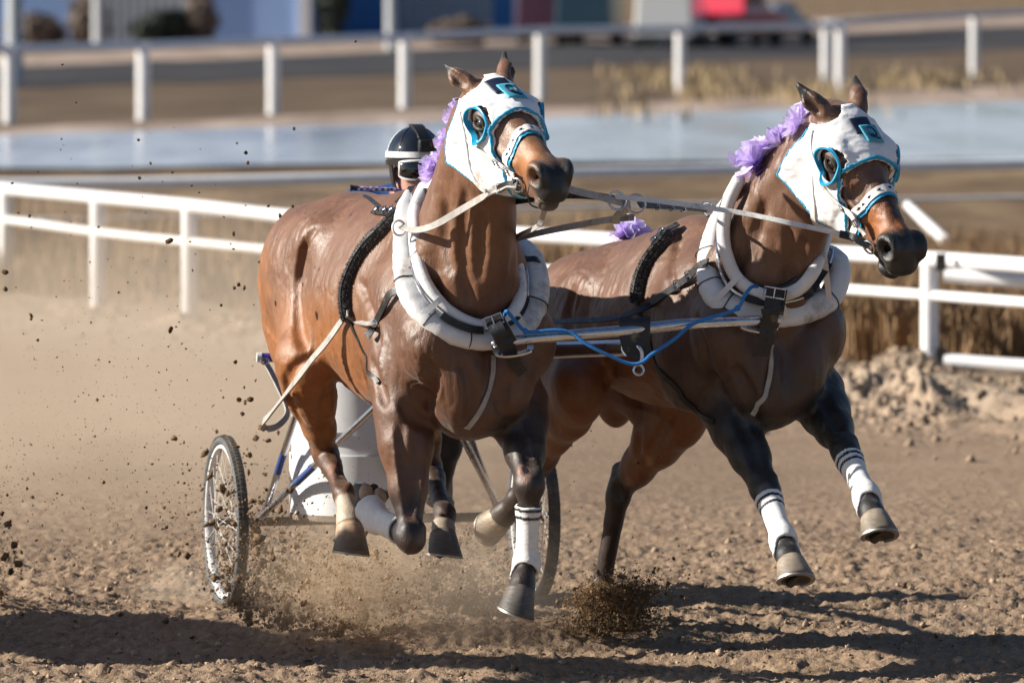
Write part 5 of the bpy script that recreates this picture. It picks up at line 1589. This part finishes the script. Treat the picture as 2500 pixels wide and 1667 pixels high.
mb = MB(); mb.box((ax0 + ax1)/2, (np.linalg.norm(ax1-ax0), .04, .036), np.stack([CL, CF, [0, 0, 1]], 1)); mb.build("axle", M_AXLE, ch, bevel=.004)
for w, s in ((W0, 1), (W1, -1)):
    MB().tube([w + CL*s*.03, w + CL*s*.13], .011, 10).build("stub_axle", M_STEEL, ch)
# front shield: curved plastic wall, open at the back
SC = P3(908, 1190, 26.12); SC = SC + CF*-.24
def arc_wall(r, z0, z1, a0, a1, th, name, mat, tag=None, bulge=0):
    n = 56; V = []; nz = 8
    for dr in (0, -th):
        for j in range(nz):
            for i in range(n):
                a = R(a0 + (a1-a0)*i/(n-1)); f = j/(nz-1); rr = r + dr + bulge*math.sin(math.pi*f)
                V.append(np.array([SC[0], SC[1], 0]) + CF*math.cos(a)*rr + CL*math.sin(a)*rr*1.02 + np.array([0, 0, z0 + (z1-z0)*f]))
    F = []; S = n*nz
    for j in range(nz-1):
        for i in range(n-1):
            q = j*n+i; F.append((q, q+1, q+n+1, q+n)); F.append((S+q+n, S+q+n+1, S+q+1, S+q))
    for i in range(n-1):
        F.append((S+i, S+i+1, i+1, i)); q = (nz-1)*n+i; F.append((q, q+1, S+q+1, S+q))
    for j in range(nz-1):
        F.append((j*n, (j+1)*n, S+(j+1)*n, S+j*n)); q = j*n+n-1; F.append((S+q, S+q+n, q+n, q))
    mb = MB(); mb.add(V, F); return mb.build(name, mat, ch)
arc_wall(.243, .565, 1.14, -105, 105, .012, "front_shield", M_BARREL)
arc_wall(.252, .36, .60, -108, 108, .010, "kick_panel", M_BARREL)
P = [np.array([SC[0], SC[1], 1.145]) + CF*math.cos(R(a))*.238 + CL*math.sin(R(a))*.243 for a in range(-105, 106, 7)]
MB().tube(P, .016, 10).build("grab_rail", M_STEEL, ch)
mb = MB(); mb.lathe([(.001, .352), (.26, .352), (.26, .375), (.001, .375)], (SC[0], SC[1], 0), None, 40); mb.build("floor_plate", M_AXLE, ch)
# frame tubes with blue tape
def bar(name, pts, r, mat, tape=()):
    T = [P3(*q) for q in pts]; o = MB().tube(T, r, 12).build(name, mat, ch)
    a, b = T[0], T[-1]
    for f0, f1 in tape: MB().tube([a + (b-a)*f0, a + (b-a)*f1], r*1.06, 12).build("tape", M_TAPE, o)
bar("strut", [(644, 1258, 26.36), (738, 965, 26.05)], .0135, M_POLISHED, [(.36, .52)])
bar("strut", [(634, 1264, 26.34), (940, 972, 25.72)], .0135, M_POLISHED, [(.30, .44)])
bar("strut", [(1214, 1230, 26.58), (1118, 1046, 26.0), (1040, 920, 25.6)], .0135, M_STEEL)
bar("strut", [(1211, 1232, 26.60), (1138, 1042, 26.3), (1105, 950, 26.15)], .0135, M_STEEL)
bar("upright", [(727, 1262, 26.55), (738, 1050, 26.6), (742, 985, 26.62)], .0125, M_BROWNBAR)
bar("upright", [(1098, 1262, 26.75), (1096, 985, 26.8)], .0125, M_BROWNBAR)
# pole and draught bars
yt = (yL + yR)/2 + .03
PT = [P3(960, 1150, 26.15), P3(985, 1000, 25.95), P3(1030, 890, 25.5), P3(1120, 866, 24.95), P3(1297, 858, 24.4), P3(1420, 853, yt + .22), P3(1532, 849, yt + .02)]
MB().tube(spline(PT, 6), .029, 18).build("pole", M_POLISHED, ch)
M_PURPLEBAR = basic("purple_painted_bar", (.10, .05, .30), .35)
DB = [P3(628, 872, 25.95), P3(930, 880, 26.0), P3(1290, 884, 26.2)]
MB().tube(DB, .0165, 12).build("draught_bar", M_PURPLEBAR, ch)
MB().tube([DB[0] + (DB[0]-DB[1])*.004, DB[0] + (DB[1]-DB[0])*.035], .019, 14).build("end_cap", M_RIM, ch)
# leather pad and hook where the pole meets the yoke
pd = empty("yoke_pad", P3(1548, 830, yt), "black leather pad with a steel hook hanging on the middle of the yoke", "leather pad")
c = P3(1550, 830, yt - .045); w = .053; V = []
out = [(-1, .062), (1, .060), (1.0, -.02), (.85, -.048), (.5, -.068), (0, -.072), (-.45, -.060), (-.8, -.035), (-.97, 0)]
mb = MB(); k = len(out)
for dy in (0, .008): V += [c + np.array([a*w, dy - .012*(1-abs(a))**1, b]) for a, b in out]
mb.add(V, [tuple(range(k-1, -1, -1)), tuple(range(k, 2*k))] + [(i, (i+1) % k, (i+1) % k + k, i+k) for i in range(k)])
mb.build("pad", M_BLACKLEATHER, pd, bevel=.002)
P = [c + np.array([-w*.98, .004, .060]), c + np.array([-w*.98, .05, .075]), c + np.array([-w*.98, .085, .055])]
MB().add([c + np.array([x, y, z]) for x in (-w, w) for y, z in ((.002, .060), (.03, .078), (.07, .070), (.085, .03), (.078, .03), (.064, .064), (.03, .071), (.008, .056))],
    [(i, (i+1) % 8, (i+1) % 8 + 8, i+8) for i in range(8)] + [tuple(range(7, -1, -1)), tuple(range(8, 16))]).build("wrap_over", M_BLACKLEATHER, pd)
hk = spline([c + np.array(q) for q in ((.006, .0, -.026), (.010, -.02, -.022), (.022, -.026, -.038), (.024, -.022, -.065), (.016, -.016, -.085))], 6)
MB().tube(hk, .0075, 10).build("hook", M_STEEL, pd)
ring(c + np.array([.012, -.012, -.102]), .017, .005, np.array([.2, -1, .2]), M_STEEL, "hook_ring", pd)

# ---- driver
def person():
    D0 = P3(1015, 400, 26.35); x0, y0 = D0[0], D0[1] + .02
    U = np.array([0, 0, 1.0])
    f = Field((-.55, -.62, .33), (.55, .5, 1.95), .009, np.stack([CL, -CF, U]), np.array([x0, y0, 0]))
    T = lambda l, b, z: np.array([x0, y0, 0]) + CL*l - CF*b + U*z       # b = backwards
    hz = 1.655
    # head
    f.ell(T(0, .0, hz + .03), (.076, .096, .105), f.A, .03)
    f.ell(T(0, -.025, hz - .055), (.060, .070, .075), f.A, .03)
    f.ell(T(0, -.075, hz - .095), (.032, .026, .024), f.A, .02)          # chin
    f.cone(T(0, -.088, hz + .015), T(0, -.112, hz - .028), .010, .016, .012)   # nose
    for s in (-1, 1):
        f.ell(T(s*.016, -.103, hz - .030), (.010, .010, .009), f.A, .006)
        f.ell(T(s*.04, -.078, hz - .012), (.026, .018, .020), f.A, .015)   # cheek
        f.ell(T(s*.034, -.094, hz + .022), (.019, .012, .011), f.A, .008, True)
        f.ell(T(s*.078, .015, hz - .005), (.010, .020, .032), f.A, .008)   # ear
    f.ell(T(0, -.094, hz - .062), (.026, .010, .008), f.A, .006); f.ell(T(0, -.090, hz - .076), (.024, .011, .009), f.A, .006)
    f.cone(T(-.025, -.101, hz - .069), T(.025, -.101, hz - .069), .0035, .0035, .003, None, True)
    # neck, trunk leaning forward over the shield
    f.cone(T(0, .01, hz - .06), T(0, .09, hz - .12), .056, .066, .03)
    f.cone(T(0, .12, hz - .20), T(0, .26, 1.02), .15, .135, .06, (CL, 1.28))
    f.cone(T(-.17, .11, hz - .125), T(.17, .11, hz - .125), .070, .070, .05)
    f.ell(T(0, .28, .98), (.17, .13, .15), f.A, .06)
    for s in (-1, 1):
        sh = T(s*.205, .10, hz - .13); el = T(s*.30, -.06, 1.26); wr = T(s*.10, -.26, 1.30)
        f.chain([sh, sh + (el-sh)*.4, el], [.068, .060, .050], .04)
        f.chain([el, el + (wr-el)*.35, wr], [.050, .046, .030], .03)
        hd_ = wr + unit(wr-el)*.05
        f.ell(hd_, (.042, .020, .045), np.stack([unit(wr-el), unit(np.cross(unit(wr-el), U)), U]), .015)
        fw = unit(wr-el); sd = unit(np.cross(fw, U))
        for k, ln in enumerate((.036, .042, .039, .030)):
            b0 = hd_ + fw*.030 + U*(.030 - .020*k); k1 = b0 + fw*ln*.7 - sd*s*.004; k2 = k1 - sd*s*-.030 + fw*.004; k3 = k2 - fw*.028
            f.chain([b0, k1, k2, k3], [.0095, .009, .008, .007], .004)
        f.chain([hd_ + U*.030 - fw*.015, hd_ + U*.052 + fw*.012, hd_ + U*.050 + fw*.040], [.012, .010, .008], .006)
        hip = T(s*.10, .29, .94); kn = T(s*.13, -.02, .72); an = T(s*.12, .15, .42)
        f.chain([hip, hip + (kn-hip)*.5, kn], [.105, .085, .062], .04); f.chain([kn, kn + (an-kn)*.35, an], [.062, .058, .042], .03)
        f.cone(an - U*.01, an - U*.02 - (-CF)*-.0 + CF*.14, .045, .034, .03, (U, .8))
    V, F = f.mesh(smooth=2)
    me = mesh_np(V, F)
    l = f.loc(V); z = l[:, 2]
    skin = np.array([.52, .27, .21]); blue = np.array([.012, .055, .20]); dark = np.array([.02, .02, .025])
    c = np.tile(blue, (len(V), 1)); c[z < .95] = dark
    hd = (z > hz - .13) & (np.abs(l[:, 0]) < .095) & (l[:, 1] < .045 + .5*np.clip(z - hz + .03, 0, 1)); c[hd] = skin
    hands = (np.abs(l[:, 0]) < .14) & (l[:, 1] < -.255) & (z < 1.45) & (z > 1.15); c[hands] = skin
    lips = hd & (np.abs(l[:, 0]) < .028) & (np.abs(z - hz + .069) < .016) & (l[:, 1] < -.07); c[lips] = (.45, .17, .15)
    n = fbm(V*140, 2, 3)
    stub = hd & (l[:, 1] < -.03) & (((z < hz - .045) & (z > hz - .058) & (np.abs(l[:, 0]) < .034)) | ((z < hz - .085) & (z > hz - .13))) & (n > -.35)
    c[stub] = c[stub]*.45 + np.array([.30, .16, .07])*.55
    attr(me, "coat", c)
    m, nt, p, L = nodes("person_skin_and_cloth"); a = nt.nodes.new("ShaderNodeAttribute"); a.attribute_name = "coat"
    L(mix(nt, 1.0, a.outputs["Color"], ramp(nt, noise(nt, 60, 4), [(.3, (.82,)*3), (.7, (1, 1, 1))]), 'MULTIPLY'), p.inputs["Base Color"]); p.inputs["Roughness"].default_value = .55
    L(bump(nt, noise(nt, 22, 4), .35, .012), p.inputs["Normal"])
    e = empty("person", T(0, .1, .36), "driver in black helmet, dark goggles and blue jacket leaning forward in the chariot", "person")
    link("body", me, m, e)
    # helmet
    M_HELM = basic("black_helmet_shell", (.008, .010, .014), .10, coat=1, var=.2, bmp=0)
    M_STRAP = basic("white_helmet_band", (.75, .75, .76), .5)
    M_BLACKPL = basic("black_plastic", (.014, .015, .017), .4)
    A3 = np.stack([CL, -CF, U], 1)
    hc = T(0, .012, hz + .060)
    mb = MB(); V = []; n = 40; m_ = 14; rx, ry, rz = .108, .128, .118
    for i in range(m_):
        th = R(2 + (103 - 2)*i/(m_-1))
        for k in range(n):
            a = 2*math.pi*k/n; V.append(hc + A3 @ np.array([rx*math.sin(th)*math.cos(a), ry*math.sin(th)*math.sin(a), rz*math.cos(th)]))
    Fq = [(i*n+k, (i+1)*n+k, (i+1)*n+(k+1) % n, i*n+(k+1) % n) for i in range(m_-1) for k in range(n)] + [tuple(range(n))]
    mb.add(V, Fq); ob = mb.build("helmet", M_HELM, e); so = ob.modifiers.new("solid", 'SOLIDIFY'); so.thickness = .012; so.offset = -1
    el = lambda th, a, k=1.0: hc + A3 @ (np.array([rx*math.sin(R(th))*math.cos(R(a)), ry*math.sin(R(th))*math.sin(R(a)), rz*math.cos(R(th))])*k)
    P = [el(84, a, 1.012) for a in range(0, 361, 9)]; MB().strap(P, [unit(p - hc) for p in P], .022, .004).build("helmet_band", M_STRAP, ob)
    P = [el(99, a, 1.01) for a in range(0, 361, 9)]; MB().strap(P, [unit(p - hc) for p in P], .018, .005).build("helmet_rim", M_BLACKPL, ob)
    for a in (218, 322):
        P = [el(t_, a, 1.004) for t_ in range(4, 86, 6)]; MB().tube(P, .0022, 6).build("seam", M_BLACKPL, ob)
    P = [el(t_, 180, 1.008) for t_ in range(30, 86, 6)]; MB().strap(P, [unit(p - hc) for p in P], .008, .003).build("side_piping", M_STRAP, ob)
    # camera on the brow with its mount
    P = [el(t_, 275, 1.02) for t_ in range(0, 75, 8)]; MB().strap(P, [unit(p - hc) for p in P], np.linspace(.05, .034, len(P)), .012).build("camera_mount", M_BLACKPL, ob)
    cc = el(70, 275, 1.16); mb = MB(); mb.box(cc, (.062, .034, .046), A3); cam_o = mb.build("helmet_camera", M_BLACKPL, ob, bevel=.005)
    MB().tube([cc + A3 @ np.array([.016, -.016, .008]), cc + A3 @ np.array([.016, -.024, .008])], .012, 16).build("lens", M_EYE, cam_o)
    MB().box(cc + A3 @ np.array([-.014, -.0180, .002]), (.020, .002, .026), A3).build("screen", M_INK, cam_o)
    # goggles
    M_LENS = basic("dark_goggle_lens", (.006, .008, .010), .05, coat=1, bmp=0)
    V = []; nn = 25; top = []; bot = []
    for k in range(nn):
        s = -1 + 2*k/(nn-1); a = s*1.12
        x = .080*math.sin(a)/math.sin(1.12); yb = -.112 + .075*(1-math.cos(a))*1.05
        zt = hz + .050 - .006*s*s; zb = hz - .022 + .026*math.exp(-(s/.17)**2) + .014*abs(s)**3
        top.append(T(x, yb - .006, zt)); bot.append(T(x, yb - .004, zb))
    rows = 7; V = [t_ + (b_ - t_)*j/(rows-1) + CF*.010*math.sin(math.pi*j/(rows-1)) for j in range(rows) for t_, b_ in zip(top, bot)]
    mb = MB(); mb.add(V, [(j*nn+i, j*nn+i+1, (j+1)*nn+i+1, (j+1)*nn+i) for j in range(rows-1) for i in range(nn-1)]); gg = mb.build("goggles", M_LENS, e)
    so = gg.modifiers.new("solid", 'SOLIDIFY'); so.thickness = .004
    MB().tube(top + bot[::-1], .0058, 8, True).build("frame", M_STRAP, gg)
    MB().tube([T(-.066, -.074, hz + .012), T(-.070, -.080, hz + .012)], .010, 14).build("badge", M_GOLD, gg)
    for s in (-1, 1):
        P = [T(s*.080, -.045, hz + .03), T(s*.094, -.01, hz + .055), T(s*.108, .02, hz + .075)]; MB().strap(spline(P, 4), [CL*s]*9, .014, .003).build("strap", M_STRAP, gg)
    # helmet harness
    for s in (-1, 1):
        P = [T(s*.098, .0, hz + .035), T(s*.090, -.005, hz - .03), T(s*.074, -.018, hz - .085)]
        MB().strap(spline(P, 4), [CL*s]*9, [.045]*4 + [.035]*5, .006).build("ear_flap", M_BLACKPL, ob)
    P = [T(-.074, -.018, hz - .085), T(-.05, -.05, hz - .125), T(0, -.062, hz - .138), T(.05, -.05, hz - .125), T(.074, -.018, hz - .085)]
    MB().tube(spline(P, 5), .0035, 6).build("chin_strap", M_BLACKPL, ob)
    return e, T, hz
M_GOLD = basic("gold_badge", (.65, .45, .12), .35, metal=.6)
drv, DT, hz = person()
# whip
M_WHIP = nodes("woven_whip"); nt = M_WHIP[1]
wv = nt.nodes.new("ShaderNodeTexChecker"); wv.inputs["Scale"].default_value = 90; wv.inputs[1].default_value = (.75, .72, .78, 1); wv.inputs[2].default_value = (.12, .03, .35, 1)
g_ = nt.nodes.new("ShaderNodeNewGeometry"); nt.links.new(g_.outputs["Position"], wv.inputs[0]); nt.links.new(wv.outputs[0], M_WHIP[2].inputs["Base Color"])
wp = empty("whip", P3(930, 461, 26.02), "purple and white woven whip with a black butt held level by the driver", "whip")
MB().tube([P3(872, 460, 26.0), P3(960, 463, 26.02), P3(1060, 480, 26.08)], [.0085, .0075, .006], 10).build("shaft", M_WHIP[0], wp)
MB().tube([P3(855, 459, 26.0), P3(859, 459, 26.0), P3(860, 459, 26.0), P3(873, 460, 26.0)], [.012, .012, .0095, .0095], 12).build("butt", M_BLACKLEATHER, wp)
# ---------------------------------------------------------------- flying dirt, hoof sprays, dust
def clod_material(name, stops):
    m, nt, p, L = nodes(name)
    oi = nt.nodes.new("ShaderNodeObjectInfo")
    c = ramp(nt, noise(nt, 60, 5, .65), stops)
    v = ramp(nt, oi.outputs["Random"], [(0, (.55, .55, .55)), (1, (1.3, 1.25, 1.2))])
    L(mix(nt, 1.0, c, v, 'MULTIPLY'), p.inputs["Base Color"]); p.inputs["Roughness"].default_value = 1; p.inputs["Specular IOR Level"].default_value = .1
    L(bump(nt, noise(nt, 160, 4), .8, .004), p.inputs["Normal"]); return m
M_CLOD = clod_material("dark_soil_clod", [(.3, (.075, .050, .031)), (.7, (.20, .135, .085))])
M_GRAIN = clod_material("dry_soil_grain", [(.3, (.15, .095, .052)), (.7, (.42, .28, .165))])
M_SAND = clod_material("pale_soil_crumb", [(.3, (.22, .165, .12)), (.7, (.42, .33, .25))])
def rock(seed):
    rg = np.random.default_rng(seed); bm = bmesh.new(); bmesh.ops.create_icosphere(bm, subdivisions=3, radius=1)
    V = np.array([v.co[:] for v in bm.verts]); st = rg.uniform(.55, 1.25, 3)
    r = 1 + .34*fbm(V*1.3 + seed*3.1, 3, seed) + .16*fbm(V*4 + seed, 2, seed+5)
    for v, q in zip(bm.verts, V*r[:, None]*st): v.co = q
    me = bpy.data.meshes.new("clod"); bm.to_mesh(me); bm.free(); me.materials.append(M_CLOD)
    me.polygons.foreach_set("use_smooth", np.ones(len(me.polygons), bool)); return me
rocks = [rock(s) for s in range(9)]
rg = np.random.default_rng(21)
def clod(u, v, y, r):
    o = bpy.data.objects.new("dirt_clod", rocks[rg.integers(0, 9)]); scene.collection.objects.link(o)
    o.location = tuple(P3(u, v, y)); o.scale = (r,)*3; o.rotation_euler = tuple(rg.uniform(0, 6.28, 3))
    props(o, "dark clod of dirt flying through the air off the hooves and wheels", "clod", "clods of flying dirt")
named = [(12, 664, 12), (13, 706, 9), (76, 770, 7), (570, 571, 8), (563, 596, 4), (570, 608, 4), (655, 503, 5), (684, 528, 9), (715, 504, 5), (597, 703, 8), (583, 695, 6), (572, 703, 6),
         (642, 628, 7), (632, 640, 5), (583, 975, 11), (598, 982, 9), (612, 975, 9), (592, 1010, 8), (580, 1090, 7), (640, 1045, 14), (625, 1070, 13), (655, 1075, 10), (425, 1070, 12), (500, 1105, 14),
         (610, 1110, 9), (20, 1280, 12), (35, 1330, 15), (12, 1360, 17), (45, 1375, 14), (26, 1395, 12), (180, 1378, 8), (545, 970, 5), (340, 435, 5), (30, 448, 5), (150, 340, 4), (868, 102, 4), (600, 373, 6), (605, 398, 6), (718, 315, 6), (152, 158, 4), (186, 250, 4), (45, 520, 4), (220, 640, 3), (290, 714, 5), (540, 745, 5), (92, 830, 5), (470, 660, 4)]
for u, v, r in named: clod(u, v, rg.uniform(24.6, 26.3), r/690*.72)
n = 0
while n < 210:
    k = rg.uniform()
    if k < .55:
        u = abs(rg.normal(0, 1))*330 + rg.uniform(0, 260); v = rg.uniform(300, 1400); u = u if u < 640 else rg.uniform(0, 640)
    elif k < .75: u = rg.uniform(640, 1000); v = rg.normal(1330, 90)
    elif k < .88: u = rg.uniform(1000, 1330); v = rg.normal(1330, 70)
    else: u = rg.uniform(1350, 1700); v = rg.uniform(1050, 1440)
    if not (0 < v < 1480): continue
    clod(u, v, rg.uniform(24.6, 26.4), min(.013, rg.pareto(2.6)*.0022 + .0022)); n += 1

OCT = np.array([(1,0,0),(-1,0,0),(0,1,0),(0,-1,0),(0,0,1),(0,0,-1)], float)
OCF = np.array([(0,2,4),(2,1,4),(1,3,4),(3,0,4),(2,0,5),(1,2,5),(3,1,5),(0,3,5)])
def grains(P, r, name, mat, label=None, seed=0):
    rg = np.random.default_rng(seed); n = len(P)
    sc = r[:, None]*rg.uniform(.55, 1.35, (n, 3))
    V = OCT[None]*sc[:, None, :] + rg.normal(0, .18, (n, 6, 3))*r[:, None, None]
    q = rg.normal(0, 1, (n, 4)); q /= np.linalg.norm(q, axis=1)[:, None]; w, x, y, z = q.T
    Rm = np.stack([1-2*(y*y+z*z), 2*(x*y-z*w), 2*(x*z+y*w), 2*(x*y+z*w), 1-2*(x*x+z*z), 2*(y*z-x*w), 2*(x*z-y*w), 2*(y*z+x*w), 1-2*(x*x+y*y)], 1).reshape(n, 3, 3)
    V = np.einsum('nij,nkj->nki', Rm, V) + P[:, None, :]
    F = (OCF[None] + 6*np.arange(n)[:, None, None]).reshape(-1, 3)
    o = link(name, mesh_np(V.reshape(-1, 3), F), mat, None, False); o["kind"] = "stuff"
    return o
def spray(name, base, n, spread, up, r0, mat, seed, lean=(0, 0), fan=1.0):
    """soil thrown up from a hoof: dense at the foot, thinning upwards and outwards"""
    rg = np.random.default_rng(seed)
    t = rg.beta(1.1, 2.6, n)*up; a = rg.uniform(0, 6.283, n); rad = np.abs(rg.normal(0, 1, n))**.8*spread*(.35 + fan*t/up)
    P = np.stack([rad*np.cos(a) + lean[0]*t, .8*rad*np.sin(a) + lean[1]*t, t], 1)
    P[:, :2] += .10*spread*np.stack([vnoise(P*14, seed), vnoise(P*14, seed+1)], 1)*3
    keep = fbm(P*11, 2, seed+7) > -.25; P = P[keep]
    P = P + np.array([base[0], base[1], 0]); P[:, 2] += .01
    r = r0*(.35 + rg.pareto(3.2, len(P))*.55).clip(.3, 4.2)
    return grains(P, r, name, mat, seed=seed)
def ball(base, rad, n, r0, mat, seed):
    rg = np.random.default_rng(seed); d = rg.normal(0, 1, (n, 3)); d /= np.linalg.norm(d, axis=1)[:, None]
    rr = rg.uniform(0, 1, n)**.5*(1 + .40*fbm(d*2.2, 3, seed)) + np.abs(rg.normal(0, .12, n))**1.3
    P = np.asarray(base) + d*rr[:, None]*np.asarray(rad); P[:, 2] = np.abs(P[:, 2] - .01) + .01
    return grains(P, r0*(.4 + rg.pareto(3, n)*.5).clip(.3, 3.5), "dirt_spray", mat, seed=seed)
c0 = P3(1492, 1462, 25.22)
ball(c0, (.15, .12, .072), 15000, .0028, M_GRAIN, 43); ball(c0 + np.array([.015, .0, -.01]), (.155, .12, .075), 2500, .0034, M_CLOD, 44)
ball(c0 + np.array([0, -.05, -.085]), (.19, .10, .05), 5000, .0032, M_GRAIN, 45); ball(c0 + np.array([.06, .02, .03]), (.20, .12, .11), 2200, .0030, M_CLOD, 46)
g = ground(1490, 1520); spray("dirt_spray", (g[0], 25.45), 4500, .15, .24, .0040, M_GRAIN, 3, (.15, 0), 1.1)
spray("dirt_spray", (g[0] + .06, 25.4), 1500, .15, .24, .0050, M_CLOD, 4, (.2, 0), 1.0)
spray("dirt_spray", (-.58, 25.2), 11000, .27, .46, .0036, M_GRAIN, 5, (.05, 0), .9)
spray("dirt_spray", (-.80, 25.4), 4600, .28, .66, .0060, M_CLOD, 6, (-.25, 0), 1.0)
spray("dirt_spray", (-.18, 25.7), 9000, .20, .42, .0044, M_CLOD, 8, (.0, .0), .8)
spray("dirt_spray", (-1.0, 26.3), 2600, .16, .70, .0062, M_CLOD, 9, (-.1, .0), 1.2)
spray("dirt_spray", (.06, 26.7), 1800, .10, .5, .0040, M_GRAIN, 10, (.1, .1), 1.0)
spray("dirt_spray", (-1.98, 26.1), 2600, .2, .75, .0050, M_CLOD, 12, (.05, 0), .8)
# fine grit hanging in the air on the left
rg = np.random.default_rng(31); n = 2600
P = np.array([P3(u, v, y) for u, v, y in zip(np.minimum(np.abs(rg.normal(0, 330, n)) + rg.uniform(0, 200, n), 900), 1430 - np.abs(rg.normal(0, 330, n)), rg.uniform(24.6, 26.6, n))])
grains(P, .0011*(1 + rg.pareto(3, n)).clip(1, 4), "airborne_grit", M_CLOD, seed=33)
# loose crumbs lying on the harrowed track
n = 9000; x = rg.uniform(-2.2, 2.2, n); y = 23.3 + rg.beta(1, 1.6, n)*7
P = np.stack([x, y, soil_height(x, y) + .002], 1)
grains(P, (.0035*(.5 + rg.pareto(2.6, n))).clip(.002, .018), "soil_crumbs", M_SAND, seed=35)
grains(P[:4000] + rg.normal(0, .05, (4000, 3))*np.array([1, 1, 0]), (.0035*(.5 + rg.pareto(2.6, 4000))).clip(.002, .015), "dark_soil_crumbs", M_CLOD, seed=36)

# crumbs on the sandy bank by the rail
n = 9000; x = rg.uniform(-4, 5, n); y = rail_dist(x) - np.abs(rg.normal(0, 2.6, n)); kp = (y > 33) & (rg.uniform(0, 1, n) < np.clip(.25 + (x - .5)/2, .12, 1)); x, y = x[kp], y[kp]
grains(np.stack([x, y, soil_height(x, y) + .01], 1), (.014*(.5 + rg.pareto(2.4, len(x)))).clip(.005, .032), "bank_crumbs", M_SAND, seed=38)

# dust hanging behind the team
def dust(name, lo, hi, dens, scale, seed, thr=.42, col=(.84, .71, .57)):
    m = bpy.data.materials.new(name + "_volume"); m.use_nodes = True; nt = m.node_tree; nt.nodes.remove(nt.nodes["Principled BSDF"])
    v = nt.nodes.new("ShaderNodeVolumePrincipled"); v.inputs["Color"].default_value = (*col, 1); v.inputs["Anisotropy"].default_value = .2
    tc = nt.nodes.new("ShaderNodeTexCoord"); L = nt.links.new
    mp = nt.nodes.new("ShaderNodeMapping"); mp.inputs["Location"].default_value = (-1, -1, -1); mp.inputs["Scale"].default_value = (2, 2, 2); L(tc.outputs["Generated"], mp.inputs[0])
    ln = nt.nodes.new("ShaderNodeVectorMath"); ln.operation = 'LENGTH'; L(mp.outputs[0], ln.inputs[0])
    fall = nt.nodes.new("ShaderNodeMapRange"); fall.inputs[1].default_value = .25; fall.inputs[2].default_value = 1.0; fall.inputs[3].default_value = 1; fall.inputs[4].default_value = 0; fall.interpolation_type = 'SMOOTHSTEP'; L(ln.outputs["Value"], fall.inputs[0])
    nz = ramp(nt, noise(nt, scale, 4, .6), [(thr, (.08, .08, .08)), (thr + .25, (1, 1, 1))])
    ml = nt.nodes.new("ShaderNodeMath"); ml.operation = 'MULTIPLY'; L(nz, ml.inputs[0]); L(fall.outputs[0], ml.inputs[1])
    m2 = nt.nodes.new("ShaderNodeMath"); m2.operation = 'MULTIPLY'; L(ml.outputs[0], m2.inputs[0]); m2.inputs[1].default_value = dens
    L(m2.outputs[0], v.inputs["Density"]); L(v.outputs[0], nt.nodes["Material Output"].inputs["Volume"])
    c = (np.array(lo) + hi)/2; h = (np.array(hi) - lo)/2
    mb = MB(); mb.ball(c, h, None, 24, 16); o = mb.build(name, m); o["kind"] = "stuff"; return o
DUST = [dust("dust", (-4.6, 26.6, -.7), (.9, 41, 1.55), .23, .9, 1, .36),
        dust("dust", (-1.2, 24.6, -.25), (.4, 26.1, .60), 1.3, 3.0, 3, .40),
        dust("dust", (-1.0, 24.85, -.20), (-.22, 25.6, .50), 4.2, 6, 5, .40, (.88, .68, .47)),
        dust("dust", (-1.5, 26.0, -.12), (-1.0, 27.0, .22), 1.6, 6, 6, .40)]

# horse copy added unseen beyond the left edge to cast the foreground shadow
def copy_tree(o, parent=None):
    c = o.copy(); scene.collection.objects.link(c)
    if parent is not None:
        c.parent = parent; c.matrix_parent_inverse = o.matrix_parent_inverse.copy()
    for chd in list(o.children): copy_tree(chd, c)
    return c
shadow_horse = copy_tree(r2); shadow_horse.location = (r2.location[0] - 4.15, r2.location[1] + .15, 0); shadow_horse["label"] = "added bay horse outside the left edge of the view, there to cast the foreground shadow"
del shadow_horse["group"]
